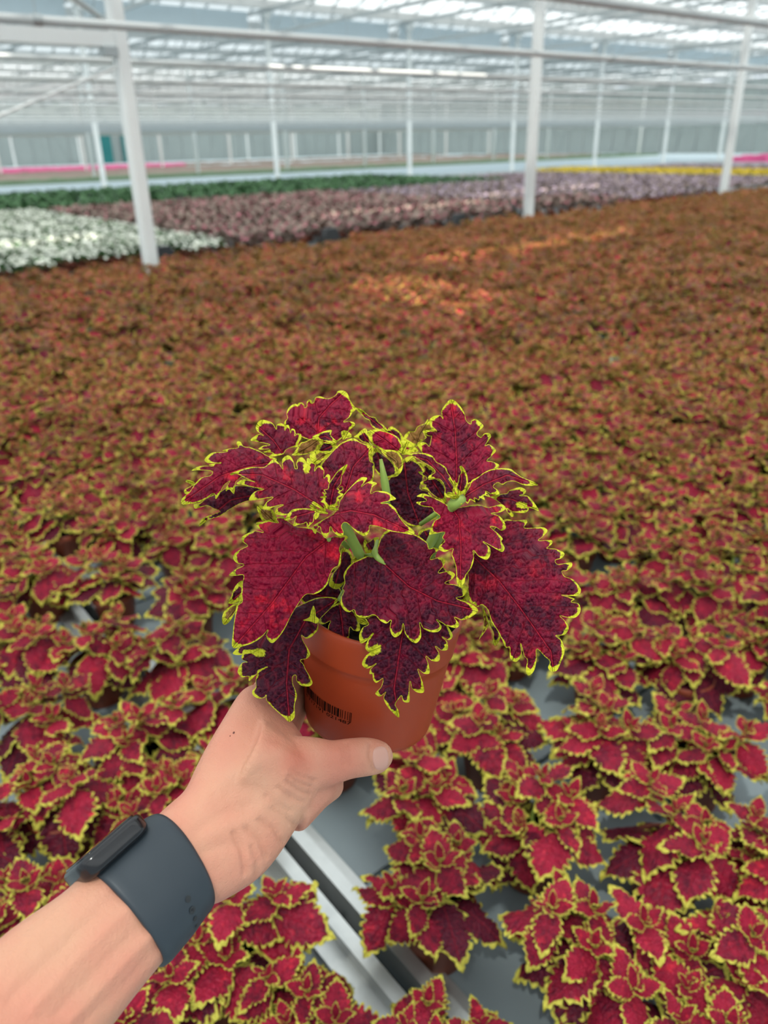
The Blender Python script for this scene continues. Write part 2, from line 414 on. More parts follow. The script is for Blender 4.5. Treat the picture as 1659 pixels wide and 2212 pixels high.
# ------------------------------------------------------------------ benches
TZ = .65
def bed_edge(x): return 7.0+.07*(max(x, 0)-1.6)      # far edge of the coleus benches, slightly out of square
RX = .443
BW = 1.62
def bench(xa, xb, ya, yb, label, panels=False, rim=True, group='plant benches'):
    t = empty('plant_bench', ((xa+xb)/2, ya, 0)); ox, oy = (xa+xb)/2, ya
    l, r_ = xa-ox, xb-ox; n = yb-ya
    MB().box((l, 0, TZ-.05), (r_, n, TZ-.012)).obj('tray_base', M_TRAY, t)
    if panels:
        pw = .36; k = 0
        me = None
        while k*pw < n-.1 and k < 12:
            a, b = k*pw+.006, min((k+1)*pw-.006, n)
            mids = [l+.03, l+.03+(r_-l-.06)/3, l+.03+2*(r_-l-.06)/3, r_-.03]
            for q in range(3):
                if me is None:
                    me = MB().box((0, 0, -.012), ((r_-l-.06)/3-.012, pw-.012, 0)).obj('tray_panel', M_TRAY, t)
                    o = me
                else:
                    o = link('tray_panel', me.data, t)
                o.location = (mids[q]+.006, a, TZ)
            k += 1
        if k*pw < n: MB().box((l, k*pw, TZ-.012), (r_, n, TZ)).obj('tray_floor', M_TRAY, t)
    else:
        MB().box((l, 0, TZ-.012), (r_, n, TZ)).obj('tray_floor', M_TRAY, t)
    if rim:
        for s, x in ((1, l), (-1, r_)):
            mb = MB()
            a, b = sorted((x, x+s*.022)); mb.box((a, 0, TZ-.08), (b, n, TZ+.042))
            mb.obj('side_rail', M_ALU, t)
            a, b = sorted((x+s*.022, x+s*.05)); MB().box((a, 0, TZ), (b, n, TZ+.014)).obj('rail_lip', M_ALU, t)
        for y in (0, n-.02): MB().box((l+.022, y, TZ-.08), (r_-.022, y+.02, TZ+.03)).obj('end_rail', M_ALU, t)
    for x in (l+.12, r_-.12):
        for y in (.4, n-.4): MB().box((x-.03, y-.03, 0), (x+.03, y+.03, TZ-.05)).obj('leg', M_STEEL, t)
    return tag(t, label, 'bench', group)
bench(RX+.012, RX+BW, -.35, bed_edge(RX+BW/2), 'grey plant bench right of the aluminium rail joint, under the nearest coleus pots', True)
bench(RX-BW+.02, RX-.012, -.35, bed_edge(0), 'grey plant bench left of the aluminium rail joint, under the arm', True)
for k in range(1, 15):
    bench(RX+BW*k+.02, RX+BW*(k+1), -.35, bed_edge(RX+BW*(k+.5)), 'grey plant bench hidden under the wide red coleus bed', False)
bench(RX-2*BW+.02, RX-BW-.005, -.35, bed_edge(0), 'grey plant bench hidden under the coleus at the far edge of the bed', False)
for k in range(14):
    bench(-2.2+2.0*k, -2.2+2.0*k+1.95, bed_edge(-1.2+2*k)+.36, 21.4, 'grey bench carrying the mixed flower beds behind the posts', False, group='benches behind the posts')

# ------------------------------------------------------------------ coleus for the field
def leaf_shape(rows, cols, lobes, depth, seed, wid=.42, droop=.25, cup=.10, base=.12):
    """leaf of unit length along +X, lobed edge; 'edge' is the distance to the rim (mm for a 60 mm leaf)"""
    r = np.random.default_rng(seed); V, E, LP = [], [], []; Fc = []
    for i in range(rows+1):
        t = i/rows
        w = wid*(sin(pi*min(1, t**.66*.99+.008))**.95)
        tip = max(0, 1-max(0, t-.72)/.28)
        ph = t*lobes
        tooth = (1-abs(2*(ph-math.floor(ph))-1))
        for c in cols:
            s = 1 if c > 0 else -1
            a = abs(c)
            k = 1+depth*(tooth-.5)*(a**5)*(1.4 if .08 < t < .97 else .2)
            y = s*a*w*k if c else 0
            x = t + .16*a**3*w/wid*(tooth-.2)*.5 + (-.10*a*a*(1-t/.25) if t < .25 else 0)
            z = -droop*t*t - cup*(a*w/wid)**2*.9 + .05*sin(11*t+seed*2+s)*a*a + .03*a*a*r.normal() + .022*abs(sin(pi*ph))*a*(1-a)*4
            V.append((x, y, z)); E.append((1-a)*w*60*(.75+.25*tip)*(.55 if t > .8 else 1)); LP.append((x*60, y*60, seed*37.))
    n = len(cols)
    for i in range(rows):
        for j in range(n-1):
            q = (i*n+j, i*n+j+1, (i+1)*n+j+1, (i+1)*n+j)
            Fc.append(q[::-1])
    E = np.array(E)
    E[:n] = 0; E[-n:] = 0
    return np.array(V), Fc, E, np.array(LP)

FULL = (-1, -.8, -.42, 0, .42, .8, 1); MID = (-1, -.72, 0, .72, 1); LOW = (-1, 0, 1)
leafbank = {}
for tier, rows, cols in (('hi', 24, FULL), ('mid', 10, MID), ('low', 4, LOW)):
    leafbank[tier] = [leaf_shape(rows, cols, (8.0 if tier == 'hi' else 5.0), .34, s, wid=(.37, .33, .41, .34, .27, .38)[s], droop=(.25, .10, .38, .2, .05, .3)[s], cup=(.10, .05, .14, -.06, -.04, .1)[s]) for s in range(6)]
leaf_mesh = []
for s, (V, Fc, E, LP) in enumerate(leafbank['hi']):
    for tn in range(3):
        me = bpy.data.meshes.new('coleus_leaf'); me.from_pydata(V.tolist(), [], Fc)
        me.polygons.foreach_set('use_smooth', [True]*len(me.polygons))
        for k, a in (('edge', E), ('tone', np.full(len(E), (.15, .4, .85)[tn]))):
            me.attributes.new(k, 'FLOAT', 'POINT').data.foreach_set('value', np.asarray(a, np.float32))
        me.attributes.new('lp', 'FLOAT_VECTOR', 'POINT').data.foreach_set('vector', np.asarray(LP, np.float32).ravel())
        me.materials.append(M_FIELD); leaf_mesh.append(me)

def plant_template(seed):
    """list of (shape, tone, matrix) for one bushy coleus standing in a pot, origin at pot base"""
    r = random.Random(seed); out = []
    def put(loc, az, el, L, shape, tone, roll=0):
        Mx = Matrix.Translation(loc) @ Matrix.Rotation(az, 4, 'Z') @ Matrix.Rotation(-el, 4, 'Y') @ Matrix.Rotation(roll, 4, 'X') @ Matrix.Scale(L, 4)
        out.append((shape, tone, Mx))
    n = r.choice((4, 5, 5, 6)); a0 = r.uniform(0, 6.28)
    for j in range(n):
        a = a0+j*2*pi/n+r.uniform(-.4, .4); rad = r.uniform(.030, .062) if j else r.uniform(0, .02)
        lean = Vector((cos(a), sin(a), 0))*rad
        c = lean+Vector((0, 0, .088+r.uniform(.040, .078)+(.02 if j == 0 else 0))); tw = r.uniform(0, 6.28); tip_ = rad*5
        for k in range(2): put(c+Vector((0, 0, .010)), tw+k*pi, radians(r.uniform(45, 75)), r.uniform(.016, .026), 4, 0)
        for k in range(2): put(c+Vector((0, 0, .006)), tw+pi/2+k*pi+r.uniform(-.3, .3), radians(r.uniform(20, 50)), r.uniform(.026, .038), r.choice((1, 3, 4)), 0, r.uniform(-.4, .4))
        for k in range(2): put(c+Vector((0, 0, -.004)), tw+k*pi+r.uniform(-.4, .4), radians(r.uniform(0, 30)), r.uniform(.044, .060), r.choice((0, 1, 3)), r.choice((0, 1)), r.uniform(-.5, .5))
        for k in range(2):
            az = a+(k-.5)*r.uniform(1.2, 2.0) if rad > .025 else tw+pi/2+k*pi
            put(c+Vector((0, 0, -.018)), az, radians(r.uniform(-28, 12)), r.uniform(.056, .078), r.choice((0, 2, 5)), r.choice((0, 1, 1)), r.uniform(-.5, .5))
    m = r.randint(6, 8)
    for k in range(m):
        a = a0+2*pi*k/m+r.uniform(-.35, .35); z = .088+r.uniform(.008, .040)
        put(Vector((.022*cos(a), .022*sin(a), z)), a, radians(r.uniform(-30, 6)), r.uniform(.074, .100), r.choice((0, 2, 5, 2)), r.choice((1, 2, 2, 0)), r.uniform(-.4, .4))
    return out
NT = 10
templates = [plant_template(100+k) for k in range(NT)]
def merged(tpl, tier, extra=1.0):
    Vs, Fs, Es, Ts, Ls = [], [], [], [], []; o = 0
    for i, (s, tn, Mx) in enumerate(tpl):
        V, Fc, E, LP = leafbank[tier][s]
        A = np.array(Mx); Vs.append(V@A[:3, :3].T+A[:3, 3])
        Fs += [tuple(x+o for x in q) for q in Fc]; o += len(V)
        Es.append(E*extra); Ts.append(np.full(len(E), (.1, .4, .85)[tn])); Ls.append(LP+np.array((0, 0, i*13.)))
    return np.concatenate(Vs), Fs, np.concatenate(Es), np.concatenate(Ts), np.concatenate(Ls)
mid_mesh = []
for tpl in templates:
    V, Fs, E, T, LP = merged(tpl, 'mid')
    o = mesh_obj('foliage', V, Fs, M_FIELD, None, True, dict(edge=E, tone=T, lp=LP)); mid_mesh.append(o.data); bpy.data.objects.remove(o)

pot_prof = [(.036, 0), (.038, .004), (.0465, .068), (.0505, .069), (.0525, .088), (.0500, .0885), (.0475, .080)]
def pot_meshes():
    a = MB(); a.lathe(pot_prof, 24); a.f.append(tuple(range(24))[::-1]); a = a.obj('pot', M_POTF, None, True)
    b = MB(); b.lathe([(.0475, .081), (.03, .083), (.004, .084)], 16); b.f.append(tuple(range(32, 48))); b = b.obj('soil', M_SOIL, None, True)
    st = MB(); st.tube([(0, 0, .08), (.005, .003, .11), (.012, 0, .14)], .0035, 6); st = st.obj('stem', M_STEM)
    ms = [x.data for x in (a, b, st)]
    for x in (a, b, st): bpy.data.objects.remove(x)
    return ms
ME_POT, ME_SOIL, ME_STEM = pot_meshes()

def onz(px, py, z):
    d = P(px, py, 1)-CAM; t = (z-CAM.z)/d.z; return CAM+d*t
def pix(p):
    d = Vector(p)-CAM; z = d.dot(fwd); return W/2+F*d.dot(right)/z, H/2-F*d.dot(up)/z, z

def field_plant(x, y, rot, tpl, label, group, detail, sc=1.0):
    t = empty('coleus_plant', (x, y, TZ+.0005)); t.rotation_euler.z = rot; t.scale = (sc, sc, sc)
    link('pot', ME_POT, t); link('soil', ME_SOIL, t)
    if detail:
        for s, tn, Mx in templates[tpl]:
            o = link('leaf', leaf_mesh[s*3+tn], t); o.matrix_basis = Mx
        link('stem', ME_STEM, t)
    else:
        o = link('foliage', mid_mesh[tpl], t); o['kind'] = 'stuff'
    return tag(t, label, 'plant', group)

hand_placed = [  # pixel of foliage centre, label
 ((945, 1905), 'red coleus pot beside the rail joint, with one long leaf hanging down in front'),
 ((1275, 2010), 'red coleus pot at the lower right whose terracotta side shows below its leaves'),
 ((915, 1685), 'red coleus just right of the thumb tip'),
 ((1155, 1745), 'red coleus below the held pot, two plants right of the thumb'),
 ((1455, 1800), 'large red coleus near the right edge with curled yellow-tipped leaves'),
 ((1305, 1575), 'red coleus with its bare pot side showing, below the big right leaf'),
 ((1520, 1590), 'red coleus with one broad drooping red leaf, near the right edge at thumb height'),
 ((1060, 1545), 'yellowish small-leaved coleus right beside the held pot'),
 ((1590, 2060), 'coleus with pale crumpled young leaves at the lower right edge'),
 ((1460, 2240), 'dark purple-red coleus in the bottom right corner'),
 ((945, 2262), 'coleus cut off by the bottom edge below the rail joint'),
 ((652, 2150), 'coleus at the bottom edge just left of the rail joint'),
 ((500, 2030), 'large-leaved coleus directly below the watch strap and wrist'),
 ((60, 1950), 'coleus behind the forearm above the left edge'),
 ((119, 1690), 'coleus left of the wrist with a star of leaves above one broad hanging leaf'),
 ((310, 1590), 'coleus right behind the back of the hand'),
 ((70, 1530), 'coleus at the left edge level with the barcode'),
 ((200, 1385), 'coleus left of the rail end below the drooping left leaf'),
 ((380, 1400), 'coleus with red spreading leaves beside the rail, left of the held pot'),
 ((40, 1385), 'coleus at the left edge above the one level with the barcode'),
 ((405, 1270), 'coleus just left of the lowest left leaves of the held plant'),
 ((80, 1225), 'coleus near the left edge beyond the rail glimpse'),
 ((235, 1235), 'coleus beyond the rail glimpse, midway between left edge and held plant'),
 ((1300, 1400), 'coleus just right of the tip of the big right leaf'),
 ((1490, 1410), 'coleus near the right edge level with the pot rim'),
 ((1370, 1280), 'coleus right of the big right leaf, at its mid height'),
]
placed = []
k = 0
for (px, py), lab in hand_placed:
    q = onz(px, py, TZ+.15); placed.append((q.x, q.y))
    field_plant(q.x, q.y, random.uniform(0, 6.28), k % NT, lab, 'red coleus pots on the near benches', True, {0: 1.12, 1: 1.15, 4: 1.18, 10: 1.0, 11: .95, 12: 1.2}.get(k, 1.1)); k += 1
cand = []
SP = .172
for j in range(-2, 45):
    for i in range(-18, 140):
        y = .10+j*SP; x = -1.2+i*SP+(SP/2 if j % 2 else 0)
        x += random.uniform(-.02, .02); y += random.uniform(-.02, .02)
        if y > bed_edge(x)-.10: continue
        if abs(x-RX) < .055: x = RX+(.075 if x > RX else -.075)
        px, py, z = pix((x, y, TZ+.14))
        if z < .25: continue
        mar = 200/z+60
        if px < -mar or px > W+mar or py > H+mar: continue
        # keep the bench glimpse by the rail and around the nearest pots open
        if min((x-a)**2+(y-b)**2 for a, b in placed) < .145**2: continue
        q = pix((x, y, TZ))
        if 560 < q[0] < 800 and 1690 < q[1] < 2250: continue
        if 1060 < q[0] < 1150 and 2020 < q[1] < 2300: continue
        if z < .80: continue
        cand.append((z, x, y))
cand.sort()
n_obj = 300-len(hand_placed)
DETAIL_N = 120
rest = cand[n_obj:]
for i, (z, x, y) in enumerate(cand[:n_obj]):
    near = i < DETAIL_N
    field_plant(x, y, random.uniform(0, 6.28), random.randrange(NT),
                'red coleus packed among others like it on the near half of the bed',
                'red coleus packed on the near half of the bed', near, random.uniform(1.0, 1.18))
# everything farther back: one mass of the same plants
def scatter_mass(name, pts, bank, mat, label, scl=(.88, 1.30), tonej=.35):
    Vs, Es, Ts, Ls, Fs = [], [], [], [], []; o = 0
    for i, (x, y) in enumerate(pts):
        V, Fc, E, T, LP = bank[i % len(bank)]
        a = random.uniform(0, 6.28); s = random.uniform(*scl); c_, s_ = cos(a)*s, sin(a)*s
        Vs.append(np.c_[V[:, 0]*c_-V[:, 1]*s_+x, V[:, 0]*s_+V[:, 1]*c_+y, V[:, 2]*s+TZ])
        Fs.append(np.asarray(Fc)+o); o += len(V)
        Es.append(E); Ts.append(np.clip(T+random.uniform(-tonej, tonej), 0, 1)); Ls.append(LP+np.array((0, 0, i*31.7 % 977)))
    V = np.concatenate(Vs); Fq = np.concatenate(Fs)
    me = bpy.data.meshes.new(name)
    me.vertices.add(len(V)); me.vertices.foreach_set('co', V.astype(np.float32).ravel())
    me.loops.add(Fq.size); me.loops.foreach_set('vertex_index', Fq.astype(np.int32).ravel())
    me.polygons.add(len(Fq)); me.polygons.foreach_set('loop_start', np.arange(0, Fq.size, Fq.shape[1], dtype=np.int32))
    me.polygons.foreach_set('use_smooth', np.ones(len(Fq), bool))
    for kk, a in (('edge', Es), ('tone', Ts)): me.attributes.new(kk, 'FLOAT', 'POINT').data.foreach_set('value', np.concatenate(a).astype(np.float32))
    me.attributes.new('lp', 'FLOAT_VECTOR', 'POINT').data.foreach_set('vector', np.concatenate(Ls).astype(np.float32).ravel())
    me.materials.append(mat); me.update(); me.validate()
    return tag(link(name, me), label, 'plants', kind='stuff')
lowbank = [merged(t, 'low', 1.0) for t in templates]
rest = [r_ for r_ in rest if random.random() > .07]
if rest:
    scatter_mass('coleus_mass', [(x, y) for z, x, y in rest], lowbank, M_FIELD, 'dense far part of the red and orange-brown coleus bed')

# ------------------------------------------------------------------ the other beds
def blob_plant(seed, n_leaf, n_fl, rad, h, leaf_len, fl_r):
    r = random.Random(seed); lv, lf, fv, ff = [], [], [], []
    for i in range(n_leaf):
        a = r.uniform(0, 6.28); e = r.uniform(-.1, 1.1); L = leaf_len*r.uniform(.7, 1.2); w = L*.34
        b = Vector((rad*.4*cos(a), rad*.4*sin(a), h*r.uniform(.3, .75))); d = Vector((cos(a)*cos(e), sin(a)*cos(e), sin(e))); s = Vector((-sin(a), cos(a), 0))
        i0 = len(lv); lv += [tuple(b), tuple(b+d*L*.5+s*w), tuple(b+d*L-Vector((0, 0, L*.15))), tuple(b+d*L*.5-s*w)]; lf.append((i0, i0+1, i0+2, i0+3))
    for i in range(n_fl):
        a = r.uniform(0, 6.28); q = rad*sqrt(r.random()); z = h*(1.05-.45*(q/rad)**2)+r.uniform(-.01, .015)
        c = Vector((q*cos(a), q*sin(a), z)); tilt = Vector((q*cos(a)*2, q*sin(a)*2, rad*2)).normalized(); u = tilt.orthogonal().normalized(); v = tilt.cross(u); i0 = len(fv)
        fv.append(tuple(c))
        for kk in range(10):
            rr = fl_r*(1 if kk % 2 == 0 else .62); an = kk*pi/5
            fv.append(tuple(c+(u*cos(an)+v*sin(an))*rr+tilt*fl_r*.25))
        for kk in range(10): ff.append((i0, i0+1+kk, i0+1+(kk+1) % 10))
    return lv, lf, fv, ff
def blob_mesh(name, seed, ml, mf, **kw):
    lv, lf, fv, ff = blob_plant(seed, **kw); me = bpy.data.meshes.new(name); o = len(lv)
    me.from_pydata(lv+fv, [], lf+[tuple(x+o for x in q) for q in ff]); me.materials.append(ml); me.materials.append(mf)
    me.polygons.foreach_set('material_index', [0]*len(lf)+[1]*len(ff)); me.update(); return me
def flower_bed(name, pts, variants, label, group, cat='plant', limit=300, rest_name=None, rest_label=None, ml=None, mf=None, kw=None):
    pts = sorted(pts, key=lambda p: pix((p[0], p[1], TZ))[2])
    for i, (x, y) in enumerate(pts[:limit]):
        t = empty(name, (x, y, TZ)); t.rotation_euler.z = random.uniform(0, 6.28)
        link('pot', ME_POT, t); o = link('bloom_cushion', variants[i % len(variants)], t); o.location.z = .075; o['kind'] = 'stuff'
        tag(t, label, cat, group)
    if len(pts) > limit:
        V, Fq, mi = [], [], []
        for i, (x, y) in enumerate(pts[limit:]):
            lv, lf, fv, ff = blob_plant(900+i % 9, **kw); o = len(V)
            a = random.uniform(0, 6.28); ca, sa = cos(a), sin(a)
            V += [(p[0]*ca-p[1]*sa+x, p[0]*sa+p[1]*ca+y, p[2]+TZ+.075) for p in lv+fv]
            Fq += [tuple(k2+o for k2 in q) for q in lf]+[tuple(k2+o+len(lv) for k2 in q) for q in ff]; mi += [0]*len(lf)+[1]*len(ff)
        me = bpy.data.meshes.new(rest_name); me.from_pydata(V, [], Fq); me.materials.append(ml); me.materials.append(mf); me.polygons.foreach_set('material_index', mi)
        tag(link(rest_name, me), rest_label, 'plants', kind='stuff')
CAPS = []
def visible(x, y, m=40):
    if y < bed_edge(x)+.46: return False
    if any((x-a)**2+(y-b)**2 < .28**2 for a, b in CAPS): return False
    px, py, z = pix((x, y, TZ+.1)); return z > 0 and -m < px < W+m
def grid(x0, x1, y0, y1, s, keep=lambda x, y: True, j=.02):
    out = []
    for i in range(int((x1-x0)/s)):
        for k2 in range(int((y1-y0)/s)):
            x, y = x0+(i+.5)*s+random.uniform(-j, j), y0+(k2+.5)*s+random.uniform(-j, j)
            if keep(x, y) and visible(x, y): out.append((x, y))
    return out
# small black wedges at the bench ends
for i, (px, py) in enumerate(((352, 550), (176, 452), (392, 432), (575, 416), (735, 404), (712, 506), (990, 470), (1100, 452), (1490, 412))):
    q = onz(px, py, TZ+.16)
    if i in (0, 5, 6): y = bed_edge(q.x)+.46
    else: y = q.y
    t = onz(px, py, TZ+.12)
    o = mesh_obj('bench_end_cap', [(-.16, -.08, 0), (.16, -.08, 0), (.16, .08, 0), (-.16, .08, 0), (-.06, -.05, .22), (.07, -.05, .22), (.07, .05, .22), (-.06, .05, .22)],
                 [(3, 2, 1, 0), (4, 5, 6, 7), (0, 1, 5, 4), (1, 2, 6, 5), (2, 3, 7, 6), (3, 0, 4, 7)], M_BLACK)
    o.location = (q.x*y/q.y, y, TZ)
    CAPS.append((o.location.x, o.location.y))
    tag(o, ['black plastic wedge beside the foot of the first post', 'black wedge between dark green bed and pink bed at the far left', 'black wedge at the edge of the dark green bed behind the first post',
            'second black wedge along the dark green bed', 'third black wedge along the dark green bed', 'black wedge at the coleus edge below the pink bed', 'black wedge at the coleus edge left of the bright-footed post',
            'black wedge behind the bright-footed post', 'black wedge left of the rightmost near post'][i], 'wedge', 'black wedges on the bench edges')
kwW = dict(n_leaf=22, n_fl=26, rad=.105, h=.15, leaf_len=.08, fl_r=.022)
vw = [blob_mesh('bloom_cushion', s, M_GREEN, M_WHITEF, **kwW) for s in range(4)]
flower_bed('white_flower_plant', grid(.8, 4.1, 7.2, 14.3, .20), vw, 'white-flowering potted plant in the white bed around the first post', 'white-flowering plants',
           limit=300, rest_name='white_flower_mass', rest_label='far rest of the white flower bed', ml=M_GREEN, mf=M_WHITEF, kw=kwW)
kwP = dict(n_leaf=30, n_fl=9, rad=.13, h=.16, leaf_len=.12, fl_r=.026)
vp = [blob_mesh('bloom_cushion', s+20, M_DUSTY, M_PINKF, **kwP) for s in range(4)]
lilac = lambda x, y: x > 9.6 and (y > 9.3 or x > 11.5) and not (y > 14.3 and x < 15.6)
flower_bed('pink_flower_plant', grid(4.15, 17, 7.3, 14.3, .26, lambda x, y: not lilac(x, y)), vp, 'dusty pink-flowering potted plant in the rows behind the red coleus', 'pink-flowering plants',
           limit=300, rest_name='pink_flower_mass', rest_label='far rows of the dusty pink flower bed', ml=M_DUSTY, mf=M_PINKF, kw=kwP)
kwL = dict(n_leaf=14, n_fl=12, rad=.15, h=.14, leaf_len=.12, fl_r=.026)
vl = [blob_mesh('bloom_cushion', s+40, M_DUSTY, M_LILACF, **kwL) for s in range(4)]
flower_bed('lilac_flower_plant', grid(9.6, 26, 7.3, 16.6, .30, lambda x, y: lilac(x, y) and not (19 < x < 21.2)), vl, 'greyish lilac-flowering potted plant in the bed between the middle and right posts', 'lilac-flowering plants',
           limit=200, rest_name='lilac_flower_mass', rest_label='far rest of the greyish lilac bed', ml=M_DUSTY, mf=M_LILACF, kw=kwL)
kwY = dict(n_leaf=6, n_fl=34, rad=.16, h=.20, leaf_len=.07, fl_r=.03)
vy = [blob_mesh('bloom_cushion', s+60, M_GREEN, M_YELF, **kwY) for s in range(3)]
flower_bed('yellow_flower_plant', grid(19, 21, 8.6, 17.0, .27), vy, 'yellow-flowering potted plant in the narrow yellow strip by the right post', 'yellow-flowering plants',
           limit=300, rest_name='yellow_flower_mass', rest_label='rest of the yellow flower strip', ml=M_GREEN, mf=M_YELF, kw=kwY)
kwG = dict(n_leaf=16, n_fl=0, rad=.14, h=.17, leaf_len=.11, fl_r=.02)
vg = [blob_mesh('bloom_cushion', s+80, M_DGREEN, M_DGREEN, **kwG) for s in range(3)]
flower_bed('green_plant', grid(2.5, 15.5, 14.4, 20.6, .27), vg, 'dark green leafy potted plant in the green bed left of centre', 'dark green plants',
           limit=250, rest_name='green_plant_mass', rest_label='far rest of the dark green leafy bed', ml=M_DGREEN, mf=M_DGREEN, kw=kwG)
# beds beyond the floor strip, low mounded strips
def strip(name, x0, x1, y0, y1, mat, label, h=.12, z=0):
    nx, ny = 90, 10; v = []; f = []
    for j in range(ny+1):
        for i in range(nx+1):
            e = 0 if j in (0, ny) or i in (0, nx) else 1
            v.append((x0+(x1-x0)*i/nx, y0+(y1-y0)*j/ny, z+.004+e*(h+random.uniform(-.06, .06))))
    for j in range(ny):
        for i in range(nx):
            a = j*(nx+1)+i; f.append((a, a+1, a+nx+2, a+nx+1))
    tag(mesh_obj(name, v, f, mat), label, 'flower bed', kind='stuff')
strip('green_bed', 6, 72, 47.2, 52.8, M_GREEN, 'first green bed beyond the pale floor strip')
strip('tan_bed', 6, 72, 53.8, 59.8, M_DUSTY, 'tan and olive bed beyond the first green bed')
strip('brown_bed', 6, 72, 60.8, 69.8, M_BROWN, 'brown-red bed in front of the magenta strip')
strip('magenta_bed', 14, 34, 70.8, 76, M_MAGF, 'bright magenta flower strip far back on the left', h=.3)
strip('brown_bed', 14, 72, 77, 83.8, M_BROWN, 'brown bed just in front of the far wall')
strip('magenta_bed', 34, 43, 17.5, 19.5, M_MAGF, 'small magenta flower strip at the far right edge', h=.2, z=TZ)
for k2 in range(3): bench(26.2+6.2*k2, 26.2+6.2*k2+6, 8.3, 21.4, 'grey bench at the far right beyond the yellow strip', False, False, group='benches behind the posts')
q = onz(20, 575, TZ+.2)
t = empty('plant_label', (q.x, q.y+.9, TZ)); MB().box((-.03, -.004, .10), (.03, .004, .34)).obj('card', M_PINKF, t); MB().box((-.008, -.003, 0), (.008, .003, .11)).obj('stake', M_WHITEF, t)
tag(t, 'small pink label card stuck in the white flowers at the left edge', 'plant label')

# ================================================================== held pot
K = .9
DT = .518                                  # lens-axis depth of the rim centre
topc = P(826, 1306, DT)
EL = radians(21)
img = (right*.128+up*.99).normalized()
axis = (img*cos(EL)-fwd*sin(EL)).normalized()     # pot axis, base to rim
PH, PR, PB = .0905, .0545, .0440
frontv = (-fwd-axis*(-fwd).dot(axis)).normalized(); sidev = frontv.cross(axis).normalized()   # right-handed pot frame
botc = topc-axis*PH
MP = Matrix(((sidev.x, frontv.x, axis.x, botc.x), (sidev.y, frontv.y, axis.y, botc.y), (sidev.z, frontv.z, axis.z, botc.z), (0, 0, 0, 1)))
def pot_r(h):
    t = h/PH
    return PB+(PR-.0012-PB)*t+(.0012 if t > .72 else 0)
hero = empty('held_coleus_plant', botc)
hero.matrix_world = MP
def hero_child(name, verts, faces, mat, smooth=True, attrs=None, parent=None):
    """verts are world points; stored in the coordinates of the pot"""
    inv = MP.inverted(); v = [inv @ Vector(p) for p in verts]
    return mesh_obj(name, v, faces, mat, parent or hero, smooth, attrs)
prof = [(0.001, 0), (PB-.004, 0), (PB, .004)]+[(pot_r(h), h) for h in np.linspace(.008, PH*.715, 10)]+[(pot_r(PH*.722), PH*.724)]+[(pot_r(h), h) for h in np.linspace(PH*.74, PH-.002, 6)]+[(PR-.0008, PH), (PR-.0025, PH), (PR-.0035, PH-.003), (PR-.006, PH-.022)]
mb = MB(); mb.lathe(prof, 96); potobj = mb.obj('pot', M_POT, hero, True)
mb = MB()
sp = []
for r_, z in ((PR-.004, PH-.008), (PR*.75, PH-.004), (PR*.5, PH-.003), (PR*.25, PH-.002), (.001, PH-.002)):
    for j in range(48): sp.append((r_*cos(2*pi*j/48), r_*sin(2*pi*j/48), z+random.uniform(-.0012, .0016)))
sf = [(k2*48+j, k2*48+(j+1) % 48, (k2+1)*48+(j+1) % 48, (k2+1)*48+j) for k2 in range(4) for j in range(48)]
mesh_obj('soil', sp, sf, M_SOIL, hero, False)
crumb = MB()
for i in range(70):
    a = random.uniform(0, 6.28); r_ = (PR-.006)*sqrt(random.random()); s = random.uniform(.0008, .002)
    crumb.box((r_*cos(a)-s, r_*sin(a)-s, PH-.005), (r_*cos(a)+s, r_*sin(a)+s, PH-.002+s))
tag(crumb.obj('soil_crumbs', M_SOIL, hero), kind='stuff')

